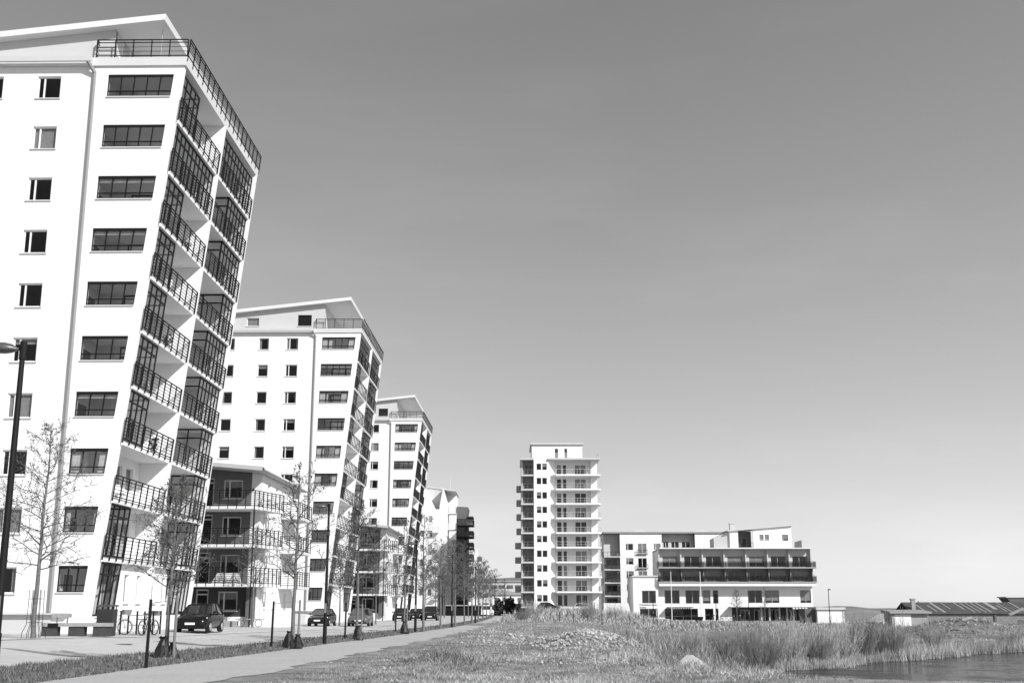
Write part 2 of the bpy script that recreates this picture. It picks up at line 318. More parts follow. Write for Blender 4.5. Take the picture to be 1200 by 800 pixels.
# ------------------------------------------------------------------ leaning apartment towers
FH = 2.85
def Zk(k): return 1.1 + FH * k
def xr(z): return 1.78 + .0992 * z          # leaning edge, metres right of the drainpipe
def tower(loc, rz, label, seed, near, far, detail=True, panel=False, dz=0.0):
    rr = random.Random(seed)
    T = tag(empty('apartment_tower', loc, rz), label, 'apartment tower', 'leaning white apartment towers in a row')
    LX = -14.0; DY = 16.5; TOP = 29.62
    XI = 1.15                                # inner wall behind the balconies
    # front wall left of the drainpipe, with windows
    cols = [(-3.08, -1.84, 'two'), (-5.98, -4.92, 'one'), (-9.6, -8.5, 'one'), (-12.6, -11.4, 'two')]
    holes = [(a, c, Zk(k) + 1.08, Zk(k) + 2.33) for k in range(10) for a, c, s in cols]
    wall(T, 'front_wall', WHITE, front(), LX, 0.0, -.5, TOP, holes)
    for k in range(10):
        for a, c, s in cols:
            if a < -11 and not detail: pass
            bl = rr.choice([0, -.2, -.3, 0, .25, .35, 1.0, 1.0, .6]) if detail else rr.choice([0, -.25, -.2, 0, .3, 1.0])
            mm = (a + .34,) if s == 'two' else ()
            window(T, front(), a, c, Zk(k) + 1.08, Zk(k) + 2.33, mull=mm, blind=bl, tu=.07)
    # front wall right of the drainpipe: loggia openings with a leaning right edge
    def fx(u, d, z):
        z_ = z
        Lx = .17 + .0185 * (z_ - 2); Rx = xr(z_) - .5; P = (0.0, Lx, Rx, xr(z_)); i = min(2, max(0, int(u))); t = u - i
        return (P[i] + (P[i + 1] - P[i]) * t, d, z)
    holes = [(1, 2, Zk(k) + 1.15, Zk(k) + 2.40) for k in range(10)]
    wall(T, 'front_wall', WHITE, fx, 0, 3, -.5, TOP, holes)
    for k in range(10):
        z0, z1 = Zk(k) + 1.15, Zk(k) + 2.40; wd = xr(z0) - .5 - .3
        n = 5 if k > 7 else (4 if k > 4 else 3)
        mul = [1 + i / n for i in range(1, n)]
        window(T, fx, 1, 2, z0, z1, d=.06, mull=mul, tr=(z0 + .33,), t=.055, tu=.045 / wd, m=DARKM, gm=GLB, sill=True, name='loggia_window', blind=rr.choice([0, 0, 0, -.16, -.3, .25]))
        b = MB(fx); b.box(1.002, 1.998, .02, .05, z1 - .15, z1 - .002); b.build('head_beam', DARKM, T)
    # solid core walls, interior floors
    b = MB(); b.box(LX, LX + .3, .3, DY - .3, -.5, TOP); b.build('side_wall', WHITE, T)
    def bx(u, d, z): return (u * (xr(z) + .12) + (1 - u) * LX, DY - .3 + d, z)
    b = MB(bx); b.box(0, 1, 0, .3, -.5, TOP); b.build('end_wall', WHITE, T)
    b = MB()
    for k in range(1, 10): b.box(LX + .3, .02, .31, 3.8, Zk(k) - .2, Zk(k))
    b.box(LX + .3, -.2, 3.8, 4.0, -.5, TOP)
    for xw in (-11.0, -7.2, -4.0): b.box(xw, xw + .12, .31, 3.8, -.5, TOP)
    b.build('interior', INTER, T)
    # inner side wall with balcony doors and windows
    ih = []
    spec = []
    for k in range(1, 10):
        for (a, c, lo, kind) in ((4.3, 5.2, .05, 'door'), (5.8, 6.9, .9, 'win'), (8.9, 9.9, .05, 'door'), (10.3, 11.4, .9, 'win'), (12.6, 14.6, .05, 'door')):
            ih.append((a, c, Zk(k) + lo, Zk(k) + 2.15)); spec.append((a, c, Zk(k) + lo, Zk(k) + 2.15, kind))
    wall(T, 'inner_wall', WHITE, right(XI), 3.4, DY - .3, -.5, TOP, ih, .25)
    for a, c, z0, z1, kind in spec:
        window(T, right(XI), a, c, z0, z1, d=.1, mull=((a + c) / 2,) if c - a > 1.5 else (), sill=False, blind=rr.choice([0, 0, .9, 1.0]), name='balcony_door' if kind == 'door' else 'window', panes=detail or True)
    b = MB(); b.box(-.13, .0, .31, 3.4, -.5, TOP); b.box(0.0, XI - .25, 3.25, 3.4, -.5, TOP); b.build('loggia_wall', OFFW, T)
    # a lighter inner door in each loggia room
    for k in range(10):
        b = MB(); z = Zk(k); x = .012
        b.box(x, x + .05, 1.0, 1.08, z, z + 2.1); b.box(x, x + .05, 2.3, 2.38, z, z + 2.1); b.box(x, x + .05, 1.08, 2.3, z + 2.02, z + 2.1)
        o = b.build('loggia_door', FRAME, T); g = MB(); g.box(x, x + .03, 1.08, 2.3, z + .05, z + 2.02); g.build('pane', mat('dim_pane', .1, .1), o)
    # fin between the two bays
    def fin(u, d, z): return (XI - .1 + u * (xr(z) + .16 - XI + .1), d, z)
    b = MB(fin); b.box(0, 1, 8.0, 8.25, -.5, TOP); b.build('divider_wall', WHITE, T)
    # balconies and glazing on the leaning side
    def lean(off): return lambda u, d, z: (xr(z) + off - d, u, z)
    for k in range(0, 11):
        for bay, (y0, y1) in enumerate(((.30, 8.0), (8.25, DY - .3))):
            if k == 10: continue
            z = Zk(k)
            if k >= 1:
                b = MB(); xe = xr(z - .1) + .06
                b.hexa([(.02 if bay == 0 else XI - .1, y0, z - .24), (xe - .02, y0, z - .24), (xe - .02, y1, z - .24), (.02 if bay == 0 else XI - .1, y1, z - .24),
                        (.02 if bay == 0 else XI - .1, y0, z), (xe, y0, z), (xe, y1, z), (.02 if bay == 0 else XI - .1, y1, z)])
                S = b.build('balcony', WHITE, T)
                railing(S, lean(.12), y0 + .02 - (.3 if bay == 0 else 0), y1 - .03, z, h=1.08, sp=1.0, panel=panel, wires=4 if detail else 3)
            kind = (near if bay == 0 else far)[k]
            segs = {'part': (y0, y0 + 3.2), 'full': (y0, y1), 'box': (y0 + 3.6, y1), 'small': (y1 - 2.3, y1), 'none': None, 'open': None}[kind]
            if segs:
                a, c = segs; zt = z + FH - .26; n = max(2, round((c - a) / .72)); mu = [a + (c - a) * i / n for i in range(1, n)]
                G = window(T, lean(-.08), a, c, z + .02, zt, d=0, mull=mu, tr=(z + 2.02,), t=.085, tu=.06, m=DARKM, gm=GLB, sill=False, name='balcony_glazing', panes=True)
                ycut = c if (bay == 0 and kind == 'part') else (a if kind in ('box', 'small') else None)
                if ycut is not None:
                    def cross(u, d, zz, yc=ycut): return (XI + u * (xr(zz) - .1 - XI), yc + d, zz)
                    window(T, cross, 0, 1, z + .02, zt, d=-.03, mull=(.5,), tr=(z + 2.02,), t=.085, tu=.03, m=DARKM, gm=GLB, sill=False, name='balcony_glazing', panes=True)
    # ground storey on the lake side
    gh = [(4.6, 5.3, 1.75, 3.2), (6.6, 7.2, 1.75, 3.2), (9.2, 9.9, 1.75, 3.2), (11.0, 11.7, 1.75, 3.2)]
    gx_ = xr(1.5) - .05
    wall(T, 'ground_floor_wall', WHITE, right(gx_), 3.55, 12.1, -.5, Zk(1) - .25, gh, .3)
    for h in gh: window(T, right(gx_), *h, blind=1.0, sill=True)
    def base(u, d, z): return (xr(z) - .02 - d, u, z)
    b = MB(base); b.box(.3, 3.54, 0, .25, -.5, 1.1); b.build('parapet', WHITE, T)
    b = MB(base); b.box(12.11, DY - .31, 0, .25, -.5, 1.1); b.build('parapet', WHITE, T)
    b = MB(); b.box(LX - .05, .05, -.09, -.003, -.5, 1.18); b.build('plinth', LGREY, T)
    b = MB(); b.box(LX, .95, -.35, -.003, 1.19, 1.27); b.build('ledge', LGREY, T)
    # drainpipe and hopper
    b = MB(); b.tube((-.02, -.12, 1.3), (-.02, -.12, 29.2), .085, n=8); b.tube((-.02, -.12, 29.2), (-.32, -.42, 29.75), .1, n=8); b.build('drainpipe', PIPE, T)
    # cornice, terrace, railing
    b = MB(); b.box(LX - .3, -.15, -.42, DY + .2, TOP + .003, TOP + .12); b.box(LX - .3, -.15, -.46, DY + .2, TOP + .123, TOP + .40); b.build('cornice', LGREY, T)
    xt = xr(29.9)
    b = MB(); b.hexa([(-.149, -.12, TOP + .003), (xr(TOP) + .1, -.12, TOP + .003), (xr(TOP) + .1, DY + .1, TOP + .003), (-.149, DY + .1, TOP + .003), (-.149, -.2, 30.05), (xt + .15, -.2, 30.05), (xt + .15, DY + .2, 30.05), (-.149, DY + .2, 30.05)]); TS = b.build('terrace_slab', OFFW, T)
    railing(TS, front(-.14), .0, xt + .12, 30.1, h=.98, sp=1.02, wires=2, drop=.05)
    railing(TS, lean(.14), -.14, DY + .1, 30.1, h=.98, sp=1.0, wires=4, drop=.25)
    railing(TS, left(0.0), -.14, 1.9, 30.1, h=.98, sp=1.0, wires=2, drop=.05)
    # penthouse
    def rz_(x): return 32.45 + dz + .108 * (x - 3.7)
    PW = 0.85; py0, py1 = .16, 14.6
    ph = [(-2.0, -.55, 30.4, 31.6), (-7.4, -6.1, 30.4, 31.3)] if seed != 1 else []
    def pen(u, d, z):
        return (u, py0 + d, z if z < 31.9 else rz_(u) - .34)
    wall(T, 'penthouse_wall', LGREY, pen, -13.0, PW, 30.0, 32.05, [h for h in ph if h[3] < rz_(h[0]) - .4], .25)
    for h in ph:
        if h[3] < rz_(h[0]) - .4: window(T, front(py0), *h, blind=0 if h[0] > -3 else 1.0, m=DARKM if h[0] > -3 else FRAME)
    b = MB()
    b.hexa([(PW - .25, py0 + .26, 30.0), (PW, py0 + .002, 30.0), (PW, py1, 30.0), (PW - .25, py1, 30.0), (PW - .25, py0 + .26, rz_(PW) - .34), (PW, py0 + .002, rz_(PW) - .34), (PW, py1, rz_(PW) - .34), (PW - .25, py1, rz_(PW) - .34)])
    b.box(-13, PW - .26, py1 - .25, py1, 30.0, 31.0); b.build('penthouse_side_wall', LGREY, T)
    g = window(T, right(PW + .03), py0 + 1.0, py0 + 3.4, 30.15, 32.0 - .05, d=0, mull=(py0 + 2.2,), t=.09, sill=False, name='terrace_door', m=FRAME)
    b = MB(); x0, x1 = -14.2, 3.65; ya, yb = -.42, DY - .2
    b.hexa([(x0, ya, rz_(x0) - .34), (x1 - .05, ya, rz_(x1) - .34), (x1 - .05, yb, rz_(x1) - .34), (x0, yb, rz_(x0) - .34), (x0, ya, rz_(x0)), (x1, ya, rz_(x1)), (x1, yb, rz_(x1)), (x0, yb, rz_(x0))])
    b.build('roof', OFFW, T)
    for ax, ay, hh in ((.55, .2, 2.0), (3.2, .6, 2.4)):
        b = MB(); b.tube((ax, ay, 30.06), (ax, ay, 30.06 + hh), .018, .012, n=5); b.build('antenna', GREYM, T)
    b = MB(); b.box(-6.05, -5.9, 3, 3.15, rz_(-6), rz_(-6) + .35); b.build('roof_vent', OFFW, T)
    return T
near1 = {9: 'part', 8: 'full', 7: 'part', 6: 'part', 5: 'part', 4: 'part', 3: 'part', 2: 'none', 1: 'part', 0: 'part'}
far1 = {9: 'full', 8: 'box', 7: 'box', 6: 'small', 5: 'box', 4: 'box', 3: 'small', 2: 'small', 1: 'small', 0: 'box'}
near2 = {9: 'full', 8: 'part', 7: 'part', 6: 'part', 5: 'none', 4: 'part', 3: 'none', 2: 'part', 1: 'part', 0: 'part'}
far2 = {9: 'full', 8: 'box', 7: 'box', 6: 'box', 5: 'box', 4: 'small', 3: 'box', 2: 'small', 1: 'box', 0: 'box'}
near3 = {9: 'part', 8: 'none', 7: 'full', 6: 'part', 5: 'none', 4: 'part', 3: 'part', 2: 'part', 1: 'none', 0: 'part'}
far3 = {9: 'box', 8: 'box', 7: 'box', 6: 'full', 5: 'box', 4: 'box', 3: 'full', 2: 'box', 1: 'small', 0: 'box'}
tower((-22.14, 58, 0), R(-.89), 'nearest and tallest-looking white tower with leaning balcony side, at the left edge', 1, near1, far1)
tower((-20.55, 120.3, 0), R(-.9), 'second white leaning tower, behind the nearest tower and the low house', 2, near2, far2, detail=False, dz=.95)
tower((-18.65, 180, 0), R(-1.0), 'third and farthest white leaning tower, with solid dark balcony panels', 3, near3, far3, detail=False, panel=True, dz=1.2)

# ------------------------------------------------------------------ low houses between the towers
def low_house(loc, rz, label, seed):
    rr = random.Random(seed)
    T = tag(empty('low_house', loc, rz), label, 'house', 'low balcony houses between the towers')
    # local: x=0 is the right wall, y=0 the front wall
    def rz_(x): return 11.35 - .085 * x
    W = -13.0; D = 14.0
    zl = [.55, 3.15, 5.85, 8.5]
    holes = []; spec = []
    for i, z in enumerate(zl):
        for a, c, lo, hi, kd in ((-4.35, -3.45, .05, 2.25, 'balcony_door'), (-2.75, -1.35, .75, 2.1, 'window'), (-8.0, -6.6, .75, 2.1, 'window')):
            holes.append((a, c, z + lo, z + hi)); spec.append((a, c, z + lo, z + hi, kd))
    def top(u, d, z): return (u, d, z if z < 10.9 else rz_(u) - .3)
    wall(T, 'front_wall', DGREY, top, W, -.7, 3.0, 11.0, [h for h in holes if h[2] > 3.0])
    wall(T, 'front_wall', mat('dark_ground_floor', .04, .8), front(), W, -.7, .9, 2.99, [h for h in holes if h[3] < 3.0])
    b = MB(); b.box(W, -.701, -.04, .3, -.5, .899); b.build('plinth', WHITE, T)
    b = MB(); b.hexa([(-.699, 0, -.5), (0, 0, -.5), (0, .3, -.5), (-.699, .3, -.5), (-.699, 0, rz_(-.7) - .3), (0, 0, rz_(0) - .3), (0, .3, rz_(0) - .3), (-.699, .3, rz_(-.7) - .3)]); b.build('front_wall', OFFW, T)
    for a, c, z0, z1, kd in spec:
        window(T, front(), a, c, z0, z1, d=.1, mull=(a + .42,) if kd == 'window' else (), tr=(z1 - .35,) if kd != 'window' else (), t=.09, sill=kd == 'window', name=kd, blind=rr.choice([0, 0, .4]), m=LGREY)
    sh = [(y, y + .8, z + .9, z + 2.1) for z in zl for y in (2.2, 5.0, 9.5)] + []
    def topr(u, d, z): return (-d, u, z if z < 10.9 else rz_(0) - .3)
    wall(T, 'side_wall', WHITE, topr, .3, D, -.5, 11.0, sh)
    for h in sh: window(T, right(0), *h, blind=rr.choice([0, 1, .5]))
    b = MB(); b.box(W, 0, D, D + .3, -.5, rz_(0) - .3); b.build('back_wall', WHITE, T); b = MB(); b.box(W - .3, W, 0, D + .3, -.5, 11); b.build('side_wall', WHITE, T)
    b = MB()
    for z in zl[1:]: b.box(W, -.31, .31, 4.0, z - .2, z)
    b.box(W, -.31, 4.0, 4.2, -.5, 11); b.build('interior', INTER, T)
    x0, x1 = W - .5, .55; b = MB()
    b.hexa([(x0, -2.4, rz_(x0) - .28), (x1, -2.4, rz_(x1) - .28), (x1, D + .5, rz_(x1) - .28), (x0, D + .5, rz_(x0) - .28), (x0, -2.4, rz_(x0)), (x1, -2.4, rz_(x1)), (x1, D + .5, rz_(x1)), (x0, D + .5, rz_(x0))])
    rf = b.build('roof', ROOFM, T)
    b = MB(); b.tube((x1 + .07, -2.4, rz_(x1) - .16), (x1 + .07, D + .5, rz_(x1) - .16), .09, n=6); b.build('gutter', OFFW, rf)
    b = MB(); b.box(-.62, -.5, -.12, -.02, 9.85, 9.97); b.build('wall_lamp', BLACK, T)
    poly = [(W, -.01), (W, -2.5), (.15, -2.5), (1.35, 1.6), (.02, 1.9), (.02, -.01)]
    for z in zl[1:]:
        b = MB(); b.prism(poly, z - .2, z); S = b.build('balcony', OFFW, T)
        railing(S, front(-2.48), W, .13, z, h=1.1, sp=.62, wires=5, pw=.05)
        def diag(u, d, zz): t = u / 4.27; return (.15 + 1.2 * t - d * .96, -2.5 + 4.1 * t + d * .28, zz)
        railing(S, diag, 0, 4.25, z, h=1.1, sp=.62, wires=5, pw=.05)
    for z in zl[1:]:
        b = MB(); b.box(.02, 1.5, 7.2, 12.2, z - .2, z); S = b.build('balcony', OFFW, T)
        railing(S, right(1.48), 7.2, 12.2, z, h=1.1, sp=1.1, wires=4); railing(S, front(7.22), .03, 1.48, z, h=1.1, sp=.9, wires=4)
    b = MB(); b.tube((.1, -2.3, -.4), (.1, -2.3, 8.3), .06, n=6); b.build('balcony_post', DARKM, T)
    b = MB()
    b.box(-.62, -.05, -.5, -.02, .6, 2.9); b.build('entrance_screen', DGREY, T)
    for yy in (1.1, 3.6, 6.5):
        b = MB(); b.tube((.1, yy, -.3), (.1, yy, 8.4), .04, n=6); b.build('downpipe', OFFW, T)
    for z in (zl[1:2] if seed < 50 else []):  # garden furniture: a pale covered table seen through the rail
        b = MB(); b.hexa([(-2.9, -1.6, z), (-.9, -1.6, z), (-.9, -.8, z), (-2.9, -.8, z), (-2.5, -1.5, z + .75), (-1.1, -1.5, z + .75), (-1.1, -.9, z + .75), (-2.5, -.9, z + .75)])
        o = b.build('covered_table', CURT, None); o.location = Vector(loc); o.rotation_euler = (0, 0, rz)
        tag(o, 'pale cloth-covered table on the lowest balcony of the nearer low house', 'table')
    return T
low_house((-18.25, 86, 0), R(-.9), 'low house with dark grey front and wrap-around balconies, right beside the nearest tower', 11)
low_house((-15.6, 147.5, 0), R(-1), 'smaller-looking low balcony house squeezed between the second and third towers', 61)

# ------------------------------------------------------------------ far tower across the field
def light_rail(par, f, u0, u1, z, d=0.0, h=1.0, name='railing', m=None):
    b = MB(f); n = max(1, round((u1 - u0) / 1.4))
    for i in range(n + 1):
        u = u0 + (u1 - u0) * i / n; b.box(u - .03, u + .03, d - .03, d + .03, z, z + h)
    b.box(u0, u1, d - .03, d + .03, z + h - .06, z + h); b.box(u0, u1, d - .02, d + .02, z + .08, z + .12); b.box(u0, u1, d - .02, d + .02, z + .48, z + .52)
    return b.build(name, m or GREYM, par)
FROST = mat('frosted_panel', 0.46, 0.4)
RECESS = mat('recess_grey', .22, .85, .05, 1.0)  # darker grey for the left bay recess and the lower terrace dividers
RECESS2 = mat('recess_light_grey', .58, .85, .05, 1.0)  # back wall toned slightly greyer than the white bay wall
def far_tower():
    rr = random.Random(5)
    T = tag(empty('apartment_tower', (0, 230, 0)), 'slim ten-storey light tower standing alone beyond the field, stacked balconies', 'apartment tower')
    lv = [1.8 + 2.79 * k for k in range(10)]; roof = 29.8; D = 14
    holes = [(4.75, 5.7, z + .85, z + 2.15) for z in lv] + [(5.85, 6.8, z + .85, z + 2.15) for z in lv]
    wall(T, 'window_bay_wall', WHITE, front(0), 4.25, 7.05, -1, 31.4, holes)
    for h in holes: window(T, front(0), *h, d=.08, t=.07, sill=False, blind=rr.choice([0, 0, .5]))
    def cham(u, d, z): return (7.05 + u * .62 - d * .78, u * .78 + d * -.62 * 0 , z)
    b = MB(); b.prism([(7.05, 0.001), (8.4, 2.2), (8.2, 2.5), (6.76, .3)], -1, 29.79); b.build('splayed_wall', WHITE, T)
    rh = []
    for z in lv: rh += [(8.75, 9.75, z + .05, z + 2.2), (9.95, 10.75, z + .05, z + 2.2), (12.3, 14.6, z + .05, z + 2.2)]
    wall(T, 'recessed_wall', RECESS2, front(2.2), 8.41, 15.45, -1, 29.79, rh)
    for h in rh: window(T, front(2.2), *h, d=.08, t=.09, sill=False, mull=((h[0] + h[1]) / 2,) if h[1] - h[0] > 1.5 else (), name='balcony_door', blind=rr.choice([0, 0, .5, 1]))
    b = MB(); b.box(15.46, 16.7, 1.6, D, -1, 29.79); b.build('corner_pier', WHITE, T)
    b = MB(); b.box(4.25, 4.5, .31, 2.0, -1, 29.79); b.build('side_wall', OFFW, T); b = MB(); b.box(2.1, 16.7, D, D + .3, -1, 29.79); b.build('back_wall', WHITE, T)
    b = MB(); b.box(1.8, 2.1, 1.5, D, -1, 29.79); b.build('side_wall', LGREY, T)
    lh = [(2.5, 3.9, z + .3, z + 2.1) for z in lv]
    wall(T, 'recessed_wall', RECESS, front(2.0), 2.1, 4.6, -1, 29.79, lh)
    for h in lh: window(T, front(2.0), *h, d=.06, t=.08, sill=False, mull=(3.2,), m=MGREY, blind=rr.choice([0, .4]))
    b = MB()
    for z in lv: b.box(4.3, 15.4, 2.51 if False else 2.6, 6, z - .25, z - .02)
    b.box(4.3, 15.4, 6, 6.2, -1, 29.7); b.build('interior', INTER, T)
    for i, z in enumerate(lv):
        if i:
            b = MB(); b.prism([(8.35, 2.19), (7.7, .9), (8.5, -.55), (16.9, -.55), (17.3, .4), (17.3, 4.5), (16.71, 4.5), (16.71, 1.59), (15.45, 1.59), (15.45, 2.19)], z - .28, z)
            S = b.build('balcony', WHITE, T); light_rail(S, front(-.5), 8.5, 16.9, z, m=FROST); light_rail(S, right(17.25), .4, 4.5, z, m=FROST)
        b = MB(); b.box(1.75, 4.2, .1, 1.99, z - .28, z); S = b.build('balcony', LGREY, T); light_rail(S, front(.14), 1.8, 4.2, z)
    for i in range(1, 9):
        z = lv[i]; b = MB(); b.prism([(1.79, 4.5), (.95 - .25 * (i < 5), 4.7), (.85 - .25 * (i < 5), 6.2), (1.0 - .25 * (i < 5), 7.4), (1.79, 7.6)], z - .1, z + 1.05); b.build('side_balcony', MGREY, T)
    b = MB(); b.box(1.6, 4.24, -.1, D, 29.8, 30.1); b.build('roof_edge', LGREY, T)
    b = MB(); b.box(7.06, 17.2, -.5, D, 29.8, 30.1); rf = b.build('roof_edge', LGREY, T); light_rail(rf, right(17.0), .0, 6, 30.1, m=FROST)
    wh = [(8.4, 9.1, 30.2, 32.2), (10.3, 10.9, 30.2, 32.2)]
    wall(T, 'penthouse_wall', OFFW, front(1.8), 3.9, 13.9, 30.1, 33.0, wh)
    for h in wh: window(T, front(1.8), *h, sill=False)
    b = MB(); b.box(13.6, 13.9, 2.11, D, 30.1, 33); b.box(3.9, 4.2, 2.11, D, 30.1, 33); b.build('penthouse_side_wall', OFFW, T)
    b = MB(); b.box(3.6, 14.1, 1.4, D, 33.003, 33.3); b.build('penthouse_roof', LGREY, T)
    return T
far_tower()

# ------------------------------------------------------------------ long block and terrace building to the right
def back_block():
    rr = random.Random(9)
    T = tag(empty('apartment_block', (0, 270, 0)), 'long white six-storey block behind the terrace building, dark corner balconies at its left', 'apartment block')
    lv = [-.9 + 3.0 * 0, 2.15, 5.0, 7.85, 10.7, 13.55, ]; lv = [2.15, 5.0, 7.85, 10.7, 13.55 + .35]
    hs = []
    for z in (1.3, 4.2, 7.1, 10.0, 12.95 + .25): 
        hs += [(25.7, 27.4, z + 1.0, z + 2.5), (28.4, 30.4, z + .3, z + 2.5), (32.0, 33.6, z + 1.0, z + 2.5)]
    hs += [(44.9, 46.6, 14.3, 15.7), (47.6, 48.9, 13.6, 15.9)]
    wall(T, 'front_wall', WHITE, front(0), 24.4, 33.9, -2, 18.0, [h for h in hs if h[1] < 34])
    wall(T, 'front_wall', WHITE, front(0), 41.4, 52.5, -2, 18.0, [h for h in hs if h[0] > 41])
    for h in hs: window(T, front(0), *h, d=.08, t=.09, sill=False, mull=(h[0] + .5,) if h[3] - h[2] < 1.8 else ((h[0] + h[1]) / 2,), blind=rr.choice([0, 0, .5, 1]))
    for z in (1.3, 4.2, 7.1, 10.0, 13.2):
        b = MB(); b.box(28.2, 30.6, -.5, -.003, z + .15, z + .25); S = b.build('french_balcony', MGREY, T); railing(S, front(-.48), 28.2, 30.6, z + .2, h=.9, sp=.8, wires=2)
    rh = [(34.4, 35.6, 14.0, 16.3), (36.2, 38.0, 14.0, 16.3), (38.6, 40.6, 14.0, 16.3)]
    wall(T, 'recessed_wall', LGREY, front(1.8), 33.9, 41.4, -2, 18.0, rh)
    for h in rh: window(T, front(1.8), *h, sill=False, t=.09, mull=((h[0] + h[1]) / 2,))
    b = MB(); b.box(33.9, 41.4, 0, 1.79, 13.6, 13.8); S = b.build('balcony', WHITE, T); railing(S, front(.05), 34, 41.3, 13.8, h=1.0, sp=1.2, wires=2)
    rh2 = [(21.4, 23.9, z + .2, z + 2.3) for z in (1.3, 4.2, 7.1, 10.0)]
    wall(T, 'recessed_wall', LGREY, front(2.2), 20.9, 24.4, -2, 18.0, rh2)
    for h in rh2: window(T, front(2.2), *h, sill=False, t=.1, mull=((h[0] + h[1]) / 2,), m=MGREY)
    for z in (1.3, 4.2, 7.1, 10.0, 12.9):
        b = MB(); b.box(20.6, 24.38, -.1, 2.19, z - .25, z); S = b.build('balcony', LGREY, T); railing(S, front(-.06), 20.6, 24.38, z, h=1.0, sp=.9, wires=3, panel=z in (4.2, 10.0, 7.1)); railing(S, left(20.62), -.06, 2.1, z, h=1.0, sp=.9, wires=3)
    b = MB(); b.box(20.6, 20.75, -.1, .05, -2, 12.9); b.build('balcony_post', MGREY, T)
    b = MB(); b.box(20.9, 21.2, 2.5, 12, -2, 18); b.build('side_wall', WHITE, T); b = MB(); b.box(52.2, 52.5, .31, 12, -2, 18); b.build('side_wall', WHITE, T); b = MB(); b.box(21.2, 52.5, 12, 12.3, -2, 18); b.build('back_wall', WHITE, T)
    b = MB(); b.box(21.3, 52.1, 5, 5.2, -2, 17.9)
    for z in (1.3, 4.2, 7.1, 10.0, 12.9): b.box(24.5, 52.1, .32 + 2.2, 5, z - .25, z - .02)
    b.build('interior', INTER, T)
    b = MB(); b.box(20.7, 52.7, -.35, 12.6, 18.003, 18.35); b.build('roof', MGREY, T)
    for x in (29.5, 43.5):
        b = MB(); b.hexa([(x - 2.5, 3, 18.35), (x + 2.5, 3, 18.35), (x + 2.5, 8, 18.35), (x - 2.5, 8, 18.35), (x - .8, 4, 18.9), (x + .8, 4, 18.9), (x + .8, 7, 18.9), (x - .8, 7, 18.9)]); b.build('roof_hood', LGREY, T)
back_block()
def text_obj(txt, size, loc, m, parent):
    cu = bpy.data.curves.new('lettering', 'FONT'); cu.body = txt; cu.size = size; cu.extrude = .02
    o = bpy.data.objects.new('lettering', cu); C.objects.link(o); o.location = loc; o.rotation_euler = (R(90), 0, 0); cu.materials.append(m)
    bpy.context.view_layer.update(); me = bpy.data.meshes.new_from_object(o.evaluated_get(bpy.context.evaluated_depsgraph_get())); bpy.data.objects.remove(o)
    o = bpy.data.objects.new('lettering', me); C.objects.link(o); o.location = loc; o.rotation_euler = (R(90), 0, 0); o.parent = parent; return o
